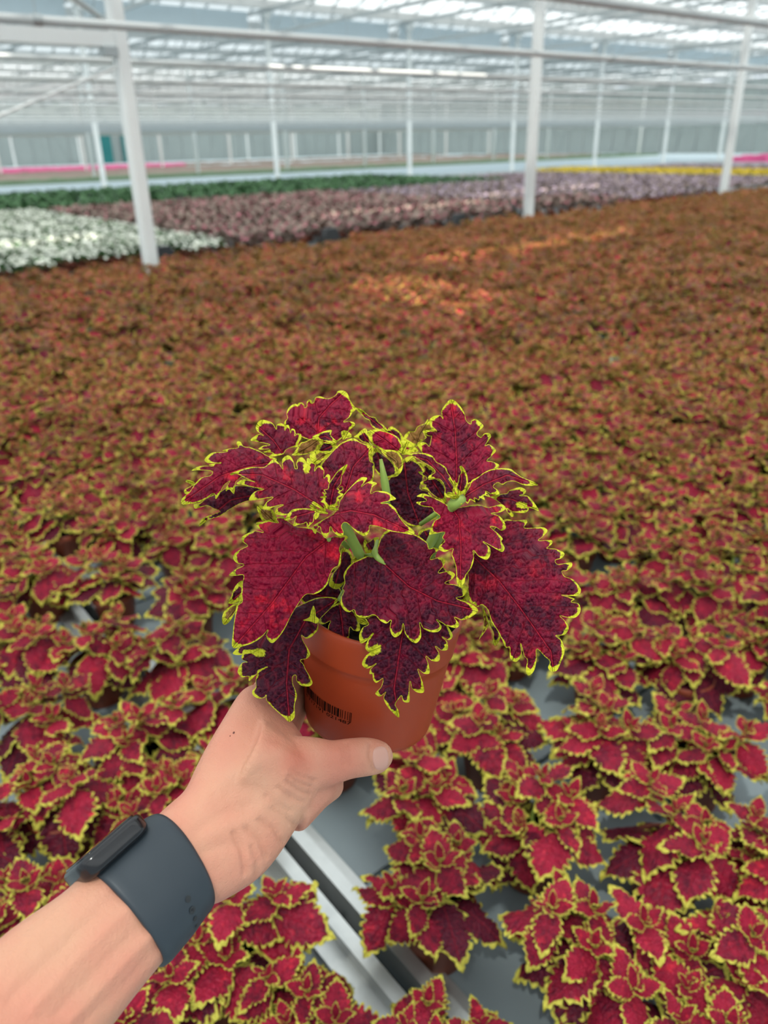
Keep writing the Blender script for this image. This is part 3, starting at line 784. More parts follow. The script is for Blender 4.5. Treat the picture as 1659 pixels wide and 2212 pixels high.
# barcode printed on the pot wall: find the ring position of two photo points
def pot_uv(px, py):
    best = None
    o, d = MP.inverted() @ CAM, MP.inverted().to_3x3() @ (P(px, py, 1)-CAM)
    for t in np.linspace(.40, .62, 2200):
        p = o+d*t
        if 0 < p.z < PH and math.hypot(p.x, p.y) <= pot_r(p.z): return atan2(p.y, p.x), p.z
    return None
ua, ub = pot_uv(663, 1506), pot_uv(760, 1544)
if ua and ub:
    tha, thb = ua[0], ub[0]; hb = (ua[1]+ub[1])/2; 
    if tha-thb > pi: tha -= 2*pi
    if thb-tha > pi: tha += 2*pi
    Lc = ['0001101','0011001','0010011','0111101','0100011','0110001','0101111','0111011','0110111','0001011']
    par = {'8': 'LGLGGL'}
    code = '8717191021487'; s = '101'
    for ch, p_ in zip(code[1:7], par[code[0]]):
        c = Lc[int(ch)]; s += c if p_ == 'L' else ''.join('1' if b == '0' else '0' for b in c)[::-1]
    s += '01010'
    for ch in code[7:]: s += ''.join('1' if b == '0' else '0' for b in Lc[int(ch)])
    s += '101'; nb = len(s); bh = .0068
    V, Fq = [], []
    def onpot(th, h, e=.0003): r_ = pot_r(h)+e; return (r_*cos(th), r_*sin(th), h)
    i = 0
    while i < nb:
        if s[i] == '1':
            j = i
            while j < nb and s[j] == '1': j += 1
            a, b = tha+(thb-tha)*i/nb, tha+(thb-tha)*(j-.12)/nb
            lo = hb-(.0008 if i < 3 or i > nb-4 or 44 < i < 51 else 0); k0 = len(V)
            V += [onpot(a, lo), onpot(b, lo), onpot(b, hb+bh), onpot(a, hb+bh)]; Fq.append((k0, k0+1, k0+2, k0+3)); i = j
        else: i += 1
    bc = mesh_obj('barcode', V, Fq, M_INK, potobj); bc['label'] = 'dark printed barcode'; bc['kind'] = 'stuff'
    fc = bpy.data.curves.new('digits', 'FONT'); fc.body = '8 717191 021487'; fc.size = 1; fc.align_x = 'LEFT'
    fo = bpy.data.objects.new('digits', fc); COL.objects.link(fo)
    dg = bpy.context.evaluated_depsgraph_get(); fm = bpy.data.meshes.new_from_object(fo.evaluated_get(dg)); bpy.data.objects.remove(fo)
    xs = [v.co.x for v in fm.vertices]; wx = max(xs)-min(xs); mx0 = min(xs)
    for v in fm.vertices:
        u = (v.co.x-mx0)/wx; v.co = onpot(tha+(thb-tha)*u, hb-.0034+v.co.y*.0036, .0003)
    fm.materials.clear(); fm.materials.append(M_INK); fm.name = 'barcode_digits'
    o = link('barcode_digits', fm, potobj); o['label'] = 'small dark digits under the barcode'; o['kind'] = 'stuff'

# ================================================================== held plant: leaves traced as outlines with real depth
ZONES = {1: (380, 830, 280/1659), 2: (620, 830, 280/1659), 3: (840, 850, 340/1659), 4: (480, 1080, 300/1659),
         5: (480, 1360, 240/1659), 6: (640, 1060, 280/1659), 7: (720, 1120, 340/1659), 8: (900, 1050, 370/1659)}
def spline(pts, step=3.0):
    """closed Catmull-Rom through pts"""
    n = len(pts); out = []
    pts = np.array(pts, float)
    for i in range(n):
        p0, p1, p2, p3 = pts[i-1], pts[i], pts[(i+1) % n], pts[(i+2) % n]
        m = max(1, int(np.hypot(*(p2-p1))/step)); 
        d01, d12, d23 = [max(1e-3, np.hypot(*(b-a))**.5) for a, b in ((p0, p1), (p1, p2), (p2, p3))]
        for k2 in range(m):
            t = k2/m
            m1 = ((p1-p0)/d01-(p2-p0)/(d01+d12)+(p2-p1)/d12)*d12; m2 = ((p2-p1)/d12-(p3-p1)/(d12+d23)+(p3-p2)/d23)*d12
            out.append((2*t**3-3*t*t+1)*p1+(t**3-2*t*t+t)*m1+(-2*t**3+3*t*t)*p2+(t**3-t*t)*m2)
    return np.array(out)
def midparam(p, mid):
    """nearest position on the midrib polyline: (0..1, signed lateral px, length px)"""
    seg = np.diff(mid, axis=0); ln = np.hypot(seg[:, 0], seg[:, 1]); cum = np.r_[0, np.cumsum(ln)]; tot = cum[-1]
    bd = np.full(len(p), 1e9); bt = np.zeros(len(p)); bs = np.zeros(len(p))
    for i in range(len(seg)):
        a = mid[i]; d = seg[i]/ln[i]; r_ = p-a
        t = r_@d
        tc = np.clip(t, 0 if i else -1e9, ln[i] if i < len(seg)-1 else 1e9)
        q = r_-np.outer(np.clip(tc, 0, ln[i]), d); dist = np.hypot(q[:, 0], q[:, 1])
        s = np.sign(d[0]*r_[:, 1]-d[1]*r_[:, 0]); u = dist < bd
        bd = np.where(u, dist, bd); bt = np.where(u, (cum[i]+tc)/tot, bt); bs = np.where(u, s*np.abs(d[0]*r_[:, 1]-d[1]*r_[:, 0]), bs)
    return bt, bs, tot
leaf_count = 0
def hero_leaf(zone, outline, mid, d0, gx=0., gy=.5, fold=.15, bend=0., tone=.3, flip=False, ruffle=1.0, mw=1.0, label=None, grid_px=5.0):
    global leaf_count
    leaf_count += 1
    ox, oy, s = ZONES[zone]
    pts = [(ox+x*s, oy+y*s) for x, y in outline]; mid = np.array([(ox+x*s, oy+y*s) for x, y in mid])
    bd = spline(pts, 2.6)
    x0, y0 = bd.min(0); x1, y1 = bd.max(0)
    g = []
    yy = y0; row = 0
    while yy < y1:
        xx = x0+(grid_px/2 if row % 2 else 0)
        while xx < x1: g.append((xx+rng.uniform(-.4, .4), yy+rng.uniform(-.4, .4))); xx += grid_px
        yy += grid_px*.87; row += 1
    g = np.array(g)
    # keep the inner grid points a little off the border
    d = np.min(np.hypot(g[:, None, 0]-bd[None, :, 0], g[:, None, 1]-bd[None, :, 1]), axis=1)
    g = g[d > 1.8]
    allp = np.concatenate((bd, g)); nb_ = len(bd)
    vs2, es2, fs2, *_ = delaunay_2d_cdt([Vector(p) for p in allp], [(i, (i+1) % nb_) for i in range(nb_)], [list(range(nb_))], 1, 1e-4)
    p = np.array([(v.x, v.y) for v in vs2])
    edge_px = np.empty(len(p)); near_i = np.zeros(len(p), int)
    e_ = np.roll(bd, -4, 0)-bd; f_ = bd-np.roll(bd, 4, 0)
    turn = np.arctan2(f_[:, 0]*e_[:, 1]-f_[:, 1]*e_[:, 0], (f_*e_).sum(1))
    area = .5*np.sum(bd[:, 0]*np.roll(bd[:, 1], -1)-np.roll(bd[:, 0], -1)*bd[:, 1])
    turn = turn*np.sign(area)
    ker = np.hanning(17); ker /= ker.sum(); turn = np.convolve(np.r_[turn[-8:], turn, turn[:8]], ker, 'valid')
    conv = .24+1.75*np.clip(turn/.9, 0, 1)
    seg_a, seg_b = bd, np.roll(bd, -1, 0); ab = seg_b-seg_a; l2 = np.maximum((ab**2).sum(1), 1e-9)
    for i in range(0, len(p), 400):
        r_ = p[i:i+400, None]-seg_a[None]; t = np.clip((r_*ab).sum(2)/l2, 0, 1); q = r_-t[..., None]*ab
        q2 = (q**2).sum(2); edge_px[i:i+400] = np.sqrt(q2.min(1)); near_i[i:i+400] = q2.argmin(1)
    t, lat, tot = midparam(p, mid)
    d0 = d0*K; k_ = d0/F                     # metres per pixel at the leaf
    b = mid[0]
    sd_ = leaf_count*1.7
    # quilted relief between the side veins, ruffled rim
    um, vm = t*tot*k_*1000, lat*k_*1000      # mm
    ph = (um-np.abs(vm)*.75)/9.5
    inner = np.clip(edge_px*k_*1000/4, 0, 1)
    quilt = (np.abs(np.sin(pi*ph))*.0015+.0007*np.sin(um*1.3+vm*.9+sd_)*np.sin(vm*1.5-um*.7))*np.clip(np.abs(vm)/3, 0, 1)*inner
    ruf = (1-inner)*.0016*np.sin(um*.55+np.sign(vm)*1.3+sd_)*ruffle
    wave = .0016*ruffle*np.sin(um*.11+sd_)*np.abs(vm)/20
    dep = d0+(gx*(p[:, 0]-b[0])-gy*(p[:, 1]-b[1]))*k_+fold*np.abs(lat)*k_*(1+.012*np.abs(lat))*.8+bend*(np.clip(t, 0, 1.2)**2)*tot*k_-quilt+ruf+wave
    V = [P(a[0], a[1], z) for a, z in zip(p, dep)]
    F3 = []
    for f in fs2:
        f = list(f)
        n = (V[f[1]]-V[f[0]]).cross(V[f[2]]-V[f[0]])
        if (n.dot(V[f[0]]-CAM) > 0) != flip: f = f[::-1]
        F3.append(tuple(f))
    lp = np.c_[um, vm, np.full(len(um), leaf_count*41.)]
    rimw = conv[near_i]*(1+.9*np.clip((t-.78)/.2, 0, 1))
    o = hero_child('leaf', V, F3, M_LEAF, True, dict(edge=edge_px*k_*1000/mw/rimw, lp=lp, tone=np.full(len(um), tone)))
    if label: o['label'] = label
    return o

# --- back row and left rosette
hero_leaf(2, [(-32,480),(8,430),(-5,390),(5,330),(50,275),(110,250),(135,262),(150,238),(195,235),(218,265),(222,300),(250,290),(255,225),(285,195),(312,210),(318,245),(340,235),(365,170),(420,155),(520,185),(600,155),(635,120),(640,95),(700,80),(750,95),(785,140),(800,190),(825,235),(880,320),(840,360),(800,420),(725,480),(790,475),(860,490),(870,520),(830,560),(790,595),(740,640),(690,700),(560,760),(420,740),(250,700),(120,640),(0,590),(-40,530)],
          [(390,660),(410,430),(560,260),(740,100)], .578, gy=.55, fold=-.1, tone=.35)
hero_leaf(2, [(870,300),(950,320),(1060,410),(1130,425),(1165,480),(1250,540),(1285,590),(1280,615),(1200,600),(1110,560),(1070,510),(1060,470),(990,430),(965,400),(900,340)],
          [(1270,610),(1120,480),(880,305)], .60, gy=.4, tone=.75)
hero_leaf(2, [(1200,610),(1285,580),(1300,560),(1335,540),(1440,610),(1490,690),(1480,760),(1400,740),(1300,660)], [(1450,740),(1310,580)], .60, gy=.4, tone=.7)
hero_leaf(1, [(1300,915),(1190,925),(1240,880),(1120,870),(1200,835),(1055,830),(1110,790),(1200,775),(1060,740),(955,715),(1000,670),(1060,640),(1120,655),(1040,600),(1020,560),(1060,475),(1100,455),(1180,470),(1240,500),(1285,575),(1290,520),(1340,500),(1385,520),(1395,590),(1410,530),(1440,520),(1455,560),(1470,620),(1480,570),(1515,575),(1530,620),(1520,660),(1560,630),(1600,640),(1605,690),(1570,750),(1560,800),(1470,810),(1400,850),(1380,890)],
          [(1370,890),(1250,720),(1040,530)], .562, gy=.6, fold=-.15, tone=.5)
hero_leaf(2, [(90,870),(140,800),(180,745),(230,735),(330,690),(400,680),(470,740),(440,790),(390,800),(370,850),(300,880),(200,905),(60,905)], [(400,700),(260,800),(90,890)], .566, gy=.1, tone=.2, flip=True, label='folded leaf showing its orange underside')
hero_leaf(2, [(325,675),(410,630),(480,600),(575,590),(560,650),(640,740),(620,762),(540,745),(470,720),(400,705)], [(370,690),(480,660),(630,750)], .556, gy=.7, tone=.7)
hero_leaf(2, [(430,760),(520,730),(620,760),(640,800),(560,880),(430,900),(370,860)], [(420,860),(600,780)], .575, gy=.2, tone=.8)
hero_leaf(2, [(290,930),(305,885),(345,862),(385,848),(440,855),(575,860),(540,910),(460,970),(380,1025),(335,1000)], [(330,1000),(450,900),(560,865)], .535, gy=.1, tone=.1, flip=True, mw=1.2, label='leaf folded over to its olive underside with yellow rim')
hero_leaf(2, [(700,600),(760,595),(820,640),(828,672),(760,690),(720,715),(700,670)], [(715,705),(770,610)], .56, gy=.1, tone=0, flip=True)
hero_leaf(2, [(640,800),(680,760),(740,730),(850,690),(950,750),(1095,795),(1060,830),(1050,900),(1070,990),(1112,1000),(1115,1060),(1090,1250),(1030,1290),(900,1390),(760,1440),(680,1400),(580,1330),(480,1250),(430,1150),(420,1040),(520,930)],
          [(740,1400),(850,1050),(1085,800)], .532, gy=.45, fold=.12, tone=.42)
hero_leaf(2, [(855,672),(900,640),(950,590),(1005,565),(1040,640),(1060,740),(1112,792),(980,745),(900,695)], [(1090,780),(1000,680),(960,600)], .555, gy=.3, tone=.65)
hero_leaf(2, [(1025,620),(1060,590),(1110,578),(1200,590),(1330,630),(1420,680),(1455,740),(1480,800),(1460,880),(1420,885),(1350,850),(1240,855),(1150,805),(1090,765),(1050,690)], [(1440,860),(1270,730),(1080,600)], .548, gy=.2, fold=.3, tone=.1, mw=1.0)
hero_leaf(2, [(1205,850),(1280,838),(1370,848),(1440,890),(1480,960),(1487,1040),(1462,1120),(1418,1162),(1390,1060),(1340,980),(1260,920)], [(1420,1140),(1400,980),(1230,855)], .538, gy=.1, tone=0, flip=True, mw=.8, label='curled-over tip showing its olive underside')
hero_leaf(2, [(1085,845),(1150,810),(1220,900),(1330,980),(1400,1080),(1425,1165),(1300,1195),(1210,1190),(1120,1080),(1080,960)], [(1240,1170),(1200,1000),(1130,840)], .560, gy=.2, tone=.9, label='shaded leaf underside with pale veins')  # dark tone puts the shadow under the curl into the leaf colour
hero_leaf(2, [(1050,905),(1070,830),(1095,800),(1112,812),(1090,890),(1085,985)], [(1085,970),(1090,820)], .533, gy=0, tone=0, flip=True, mw=1)
# left spreading leaves
hero_leaf(1, [(1290,960),(1180,920),(1060,850),(960,810),(860,790),(830,740),(790,730),(775,765),(800,805),(680,825),(590,850),(660,860),(560,870),(470,875),(400,920),(365,970),(400,1005),(580,1005),(420,1030),(480,1045),(300,1050),(200,1105),(280,1100),(470,1120),(450,1160),(320,1200),(240,1280),(180,1370),(70,1480),(80,1535),(190,1530),(320,1500),(400,1450),(490,1400),(510,1470),(560,1400),(620,1290),(690,1240),(640,1330),(640,1370),(680,1345),(740,1405),(755,1330),(770,1250),(860,1180),(1000,1150),(1180,1100)],
          [(1250,1000),(900,1060),(560,1180),(80,1520)], .556, gx=.10, gy=.55, fold=.18, tone=.28)
hero_leaf(1, [(230,1530),(300,1520),(420,1440),(560,1380),(700,1300),(880,1300),(1100,1340),(1150,1450),(900,1500),(760,1560),(660,1620),(560,1690),(430,1730),(340,1790),(300,1820),(330,1730),(400,1690),(560,1625),(480,1590),(400,1555),(240,1590)],
          [(1100,1400),(700,1480),(310,1800)], .568, gx=.08, gy=.4, fold=.1, tone=.72)
hero_leaf(1, [(230,1250),(130,1225),(120,1245),(200,1290),(110,1350),(105,1390),(180,1420),(300,1350)], [(290,1300),(120,1240)], .562, gy=.2, tone=0, mw=1.8)
hero_leaf(4, [(415,80),(460,60),(530,100),(590,110),(640,180),(660,265),(560,270),(480,250),(450,190)], [(600,250),(430,90)], .535, gy=.1, tone=0, flip=True, mw=1.3)
hero_leaf(1, [(1890,1640),(1960,1480),(1968,1260),(1972,1170),(1942,1150),(1895,1200),(1897,1110),(1862,1050),(1822,1040),(1802,1060),(1774,1110),(1787,1020),(1752,980),(1712,950),(1677,950),(1687,1085),(1672,1000),(1612,935),(1562,960),(1542,1020),(1552,1080),(1530,1080),(1502,980),(1462,920),(1427,910),(1362,960),(1367,1085),(1332,1030),(1250,960),(1170,1030),(1130,1060),(960,1060),(800,1105),(690,1150),(700,1165),(780,1150),(850,1180),(920,1215),(1010,1250),(860,1220),(775,1270),(860,1290),(1000,1320),(1125,1342),(1010,1375),(950,1440),(935,1480),(1000,1482),(1110,1465),(1240,1450),(1160,1510),(1112,1590),(1160,1605),(1280,1560),(1372,1545),(1290,1590),(1270,1655),(1370,1680),(1450,1660),(1560,1650),(1700,1640)],
          [(1890,1590),(1500,1340),(1100,1160),(700,1155)], .507, gx=.05, gy=.85, fold=.12, tone=.38)
hero_leaf(4, [(800,150),(830,120),(880,105),(1060,105),(1115,120),(1130,160),(1160,150),(1150,200),(1110,235),(1100,180),(1090,260),(1060,290),(1015,330),(1005,265),(980,280),(920,292),(850,312),(870,240),(885,195),(840,230),(755,245),(755,220)],
          [(1130,130),(950,180),(770,230)], .492, gy=.5, tone=.45)
hero_leaf(2, [(520,1600),(470,1520),(430,1505),(465,1465),(420,1445),(475,1425),(448,1378),(500,1400),(468,1350),(522,1340),(535,1280),(590,1190),(650,1110),(710,1060),(772,1025),(745,1110),(700,1180),(690,1270),(640,1340),(700,1305),(722,1340),(670,1390),(718,1402),(690,1440),(650,1455),(685,1490),(640,1510),(657,1550),(620,1565),(570,1600)],
          [(545,1600),(600,1300),(768,1035)], .499, gy=.05, fold=-.35, tone=.62)
hero_leaf(6, [(400,340),(480,290),(541,197),(551,137),(601,57),(701,-53),(781,-133),(841,-173),(908,-163),(875,-110),(831,-53),(891,-98),(961,-118),(1033,-93),(975,-50),(956,37),(1011,7),(1161,17),(1240,70),(1277,105),(1200,130),(1085,160),(1180,165),(1270,230),(1320,330),(1400,430),(1480,490),(1517,540),(1490,562),(1350,540),(1200,515),(1050,460),(940,450),(935,510),(910,560),(870,580),(800,550),(690,450),(640,410),(600,415),(580,460),(605,530),(590,580),(540,580),(470,520),(440,460),(420,540),(370,605),(330,560),(300,460),(270,490),(248,552),(210,510),(220,450),(290,400)],
          [(480,300),(700,255),(1000,310),(1505,548)], .504, gx=-.05, gy=.8, fold=.15, tone=.3)
# crumpled newest leaves in the left heart
for (a, b, c, d) in ((330,1520,480,1610),(300,1560,430,1640),(480,1560,500,1660),(560,1590,655,1600),(400,1620,520,1650)):
    w = 22
    hero_leaf(2, [(a,b-w),((a+c)/2,(b+d)/2-w*1.2),(c,d-w*.4),(c+8,d+8),((a+c)/2+6,(b+d)/2+w),(a,b+w),(a-16,b)], [(c,d),(a-10,b)], .495, gy=.2, tone=.6, mw=.8, grid_px=3.0)
# --- right rosette
hero_leaf(3, [(700,950),(600,900),(450,800),(380,660),(330,595),(308,550),(340,515),(390,520),(425,555),(445,470),(450,452),(395,440),(358,400),(400,388),(502,400),(440,330),(428,280),(470,240),(550,233),(570,265),(553,190),(600,110),(650,63),(700,80),(770,160),(800,220),(820,290),(865,320),(870,290),(910,268),(960,300),(998,345),(940,400),(930,430),(970,460),(1000,425),(1060,418),(1078,450),(1040,510),(1015,550),(1050,535),(1128,600),(1080,660),(1035,710),(1080,715),(1165,758),(1130,800),(1000,860),(870,940),(790,970)],
          [(705,950),(715,740),(700,400),(650,70)], .536, gx=.05, gy=.42, fold=.14, tone=.33)
hero_leaf(3, [(690,950),(660,900),(640,860),(622,840),(600,780),(560,750),(500,720),(460,660),(380,630),(260,630),(132,640),(230,655),(390,742),(475,800),(485,832),(420,870),(415,905),(520,900),(570,940),(592,1010),(585,1070),(640,1100),(690,1060)],
          [(690,1050),(560,860),(400,700),(140,642)], .524, gy=.75, gx=.05, fold=.15, tone=.6)
hero_leaf(3, [(300,720),(340,760),(380,800),(372,825),(308,825),(330,850),(390,880),(400,905),(333,935),(340,960),(395,965),(345,1000),(400,1015),(480,1080),(590,1150),(600,1000),(560,930),(480,890),(450,840),(480,820),(400,750)], [(590,1130),(450,900),(310,730)], .545, gy=.3, tone=.85)
hero_leaf(3, [(760,1140),(800,1050),(850,980),(870,920),(940,880),(1010,830),(1080,800),(1200,788),(1290,798),(1330,830),(1400,880),(1500,920),(1575,965),(1540,972),(1420,965),(1320,925),(1240,935),(1200,962),(1150,940),(1100,980),(1150,1020),(1165,1060),(1080,1060),(1020,1030),(1070,1092),(1000,1075),(1012,1122),(960,1100),(950,1125),(900,1100),(912,1147),(860,1120),(832,1162),(800,1140),(758,1172)],
          [(770,1100),(1000,960),(1250,860),(1565,967)], .522, gx=.05, gy=.8, fold=.16, tone=.5)
hero_leaf(3, [(730,1075),(695,1000),(730,930),(740,870),(762,830),(742,770),(762,760),(792,790),(827,870),(832,940),(812,1000),(800,1040),(765,1065)], [(740,1070),(770,900),(758,765)], .516, gy=.05, fold=-.3, tone=.6)
for (a, b, c, d) in ((640,900,700,1010),(690,930,730,1060),(620,1060,740,1090),(840,960,790,1060),(660,1090,760,1100)):
    w = 20
    hero_leaf(3, [(a,b-w),((a+c)/2,(b+d)/2-w*1.2),(c,d-w*.4),(c+8,d+8),((a+c)/2+6,(b+d)/2+w),(a,b+w),(a-14,b)], [(c,d),(a-10,b)], .517, gy=.2, tone=.6, mw=.8, grid_px=3.0)
hero_leaf(3, [(1070,1090),(1180,1060),(1250,1050),(1260,1030),(1330,1000),(1390,988),(1445,1020),(1430,1060),(1380,1075),(1460,1080),(1530,1150),(1580,1237),(1530,1220),(1380,1180),(1475,1210),(1450,1252),(1300,1245),(1250,1210),(1318,1282),(1300,1302),(1260,1265),(1200,1180),(1120,1120)],
          [(1075,1093),(1300,1115),(1575,1235)], .55, gy=.55, fold=.15, tone=.5)
hero_leaf(3, [(0,900),(130,800),(150,700),(240,660),(300,720),(380,830),(330,1000),(420,1040),(500,1180),(530,1290),(420,1350),(330,1400),(200,1380),(80,1250),(0,1150),(-60,1000)], [(320,1370),(200,1050),(160,700)], .575, gy=.2, tone=1.0)
hero_leaf(3, [(150,480),(210,400),(270,400),(300,350),(380,310),(408,268),(432,310),(505,385),(370,390),(380,440),(400,460),(340,510),(290,560),(220,520)], [(280,540),(320,420),(410,280)], .59, gy=.3, tone=.2, flip=True, label='back leaf showing its orange underside')
hero_leaf(3, [(355,400),(400,388),(485,400),(440,447),(390,440)], [(470,410),(360,402)], .585, gy=.2, tone=.2)
hero_leaf(3, [(128,500),(200,505),(260,550),(310,605),(240,625),(135,640)], [(150,630),(200,510)], .552, gy=.2, tone=.2, mw=2.2)
hero_leaf(8, [(350,225),(250,150),(160,110),(60,72),(0,100),(60,112),(95,140),(-5,158),(55,195),(150,210),(165,240),(228,300),(170,340),(130,430),(122,470),(180,460),(272,450),(248,500),(272,530),(220,580),(213,610),(270,637),(352,605),(340,660),(380,780),(390,930),(420,972),(460,940),(480,860),(530,790),(555,700),(550,625),(600,680),(680,712),(712,670),(710,600),(645,540),(720,580),(832,637),(852,600),(820,530),(835,515),(800,470),(713,393),(770,400),(820,432),(863,410),(850,350),(800,290),(723,265),(820,250),(863,215),(830,178),(690,205),(600,178),(480,195),(400,210)],
          [(350,225),(410,310),(430,600),(420,965)], .525, gx=.0, gy=.62, fold=.2, tone=.28)
# --- lower big leaves
hero_leaf(4, [(1270,470),(1230,450),(1180,400),(1050,330),(900,320),(760,230),(720,190),(640,225),(672,270),(560,255),(490,260),(405,275),(420,320),(492,385),(400,370),(300,400),(232,450),(245,500),(302,545),(220,590),(150,640),(132,700),(170,750),(257,775),(160,830),(85,897),(160,905),(252,900),(240,1000),(230,1120),(237,1210),(175,1270),(150,1400),(130,1560),(128,1765),(240,1750),(380,1700),(480,1630),(547,1553),(525,1620),(560,1690),(600,1708),(660,1660),(740,1550),(790,1450),(830,1370),(890,1270),(1002,1130),(1100,1125),(1180,1090),(1260,1000),(1280,920),(1330,820),(1400,780),(1420,660),(1400,590),(1440,500),(1503,450),(1470,420),(1400,430),(1310,440)],
          [(1268,478),(1000,680),(600,1230),(140,1755)], .512, gx=.03, gy=.42, fold=.1, tone=.12)
hero_leaf(7, [(440,400),(350,400),(260,440),(200,470),(140,530),(108,600),(120,680),(93,742),(112,760),(85,830),(78,900),(120,970),(170,987),(217,963),(240,1015),(310,1050),(432,1018),(500,1080),(560,1107),(607,1072),(595,1150),(620,1230),(655,1253),(720,1200),(735,1110),(760,1220),(830,1300),(875,1313),(925,1250),(912,1098),(950,1160),(1030,1197),(1110,1190),(1142,1140),(1090,1068),(1200,1130),(1300,1153),(1328,1120),(1278,1043),(1350,1070),(1430,1050),(1528,968),(1450,900),(1298,838),(1370,820),(1408,760),(1390,720),(1290,700),(1178,680),(1250,640),(1283,590),(1230,553),(1108,570),(1170,490),(1178,430),(1130,408),(1022,430),(1050,380),(1112,330),(1060,305),(1010,320),(990,260),(920,200),(860,170),(700,130),(560,130),(500,200),(470,300)],
          [(470,420),(800,720),(1100,870),(1515,968)], .527, gx=-.08, gy=.55, fold=.06, tone=.6)
hero_leaf(7, [(320,1040),(372,1110),(310,1150),(273,1230),(290,1315),(350,1290),(417,1213),(360,1290),(338,1370),(390,1412),(457,1373),(350,1440),(303,1540),(360,1582),(452,1528),(390,1590),(383,1640),(410,1640),(420,1700),(450,1733),(522,1688),(500,1780),(442,1845),(490,1878),(553,1832),(530,1880),(550,1950),(620,2040),(693,2098),(690,2030),(655,1960),(700,1890),(717,1868),(740,1930),(797,1937),(800,1800),(810,1718),(830,1790),(890,1835),(953,1832),(945,1740),(920,1670),(893,1588),(960,1637),(1012,1632),(1005,1540),(978,1453),(1040,1500),(1113,1502),(1120,1430),(1078,1348),(1140,1390),(1202,1382),(1200,1300),(1148,1248),(1220,1282),(1258,1240),(1230,1170),(1180,1110),(1000,1050),(700,1010),(420,1020)],
          [(760,1015),(700,1400),(640,1800),(690,2093)], .5095, gx=0, gy=.12, fold=.08, tone=.7)
hero_leaf(8, [(820,340),(870,320),(950,335),(1065,328),(1072,350),(1040,400),(1130,405),(1230,400),(1268,430),(1220,490),(1178,525),(1313,528),(1310,560),(1263,600),(1350,610),(1433,655),(1400,700),(1343,720),(1360,755),(1503,743),(1505,775),(1450,820),(1408,825),(1430,870),(1520,910),(1592,1010),(1560,1060),(1405,1055),(1532,1095),(1498,1120),(1570,1140),(1588,1210),(1540,1272),(1440,1270),(1388,1255),(1440,1310),(1473,1380),(1430,1440),(1348,1450),(1400,1490),(1433,1590),(1400,1700),(1350,1792),(1300,1792),(1273,1760),(1290,1700),(1240,1650),(1165,1578),(1160,1690),(1130,1800),(1080,1833),(1058,1790),(1070,1680),(1045,1650),(1008,1528),(1015,1640),(960,1703),(908,1670),(898,1558),(870,1568),(820,1470),(790,1410),(720,1300),(690,1200),(630,1148),(590,1172),(560,1150),(520,1130),(495,1000),(500,880),(490,840),(540,680),(680,500),(780,380)],
          [(555,690),(800,920),(1010,1190),(1300,1600),(1325,1780)], .535, gx=-.12, gy=.40, fold=.12, tone=.52)
hero_leaf(5, [(1735,-452),(1600,-300),(1440,-120),(1430,0),(1380,60),(1330,110),(1250,132),(1188,88),(1215,180),(1260,250),(1300,320),(1313,380),(1270,430),(1168,462),(1210,510),(1250,600),(1310,700),(1348,800),(1310,842),(1180,835),(1110,760),(1100,683),(1062,690),(1050,790),(1100,920),(1117,990),(1080,1130),(1085,1250),(1075,1320),(1000,1378),(930,1320),(830,1230),(740,1150),(660,1050),(655,978),(640,1010),(540,1028),(460,980),(447,920),(500,860),(500,760),(520,680),(560,610),(673,558),(600,590),(480,700),(400,768),(390,700),(300,712),(232,640),(250,560),(310,490),(372,485),(300,450),(288,400),(340,345),(480,330),(578,350),(400,350),(240,382),(157,360),(190,310),(300,230),(500,100),(700,-50),(900,-220),(1150,-360),(1450,-480)],
          [(1700,-440),(1250,-150),(1000,300),(960,800),(1005,1372)], .534, gx=-.02, gy=.30, fold=.1, tone=.95, ruffle=.8, label='dark maroon lower leaf')
hero_leaf(4, [(1400,1230),(1270,1310),(1180,1360),(1155,1350),(1148,1462),(1200,1487),(1292,1448),(1270,1500),(1280,1643),(1330,1642),(1392,1608),(1410,1680),(1460,1738),(1510,1650),(1530,1518),(1570,1560),(1643,1560),(1640,1480),(1610,1400),(1560,1320)], [(1400,1250),(1430,1450),(1458,1730)], .538, gy=.35, tone=.95)
# small leaves and fillers behind
hero_leaf(4, [(240,965),(180,1000),(130,1080),(110,1150),(72,1232),(120,1242),(190,1215),(245,1200)], [(240,1100),(80,1230)], .53, gy=.2, tone=.8, mw=1.8)
hero_leaf(4, [(225,1213),(130,1250),(20,1340),(-3,1440),(20,1492),(80,1462),(150,1350),(185,1270)], [(210,1220),(10,1480)], .535, gy=.2, tone=0, flip=True, mw=1.5, label='small olive leaf underside behind the big left leaf')
hero_leaf(4, [(965,1437),(1040,1400),(1060,1330),(1090,1262),(1115,1330),(1120,1390),(1155,1422),(1130,1475),(1050,1450)], [(1090,1450),(1090,1270)], .515, gy=.1, tone=0, mw=6, label='tiny green sprout')
hero_leaf(6, [(860,660),(885,620),(910,660),(940,650),(1000,600),(1060,600),(1020,700),(990,790),(900,800)], [(980,780),(880,640)], .545, gy=.2, tone=.9)
hero_leaf(6, [(570,760),(620,730),(680,760),(720,880),(700,1000),(640,1150),(520,1260),(420,1210),(470,1050),(560,950)], [(600,800),(500,1200)], .55, gy=.2, tone=1.0)
hero_leaf(6, [(720,870),(760,810),(810,820),(900,830),(820,900),(740,920)], [(870,830),(730,900)], .537, gy=.2, tone=.8)
hero_leaf(8, [(690,1300),(722,1308),(812,1440),(800,1500),(760,1548),(738,1520),(745,1430)], [(700,1310),(760,1540)], .545, gy=.2, tone=.9)
hero_leaf(8, [(640,1170),(690,1290),(690,1360),(640,1440),(605,1485),(650,1350)], [(660,1190),(610,1480)], .55, gy=.2, tone=.3, flip=True)
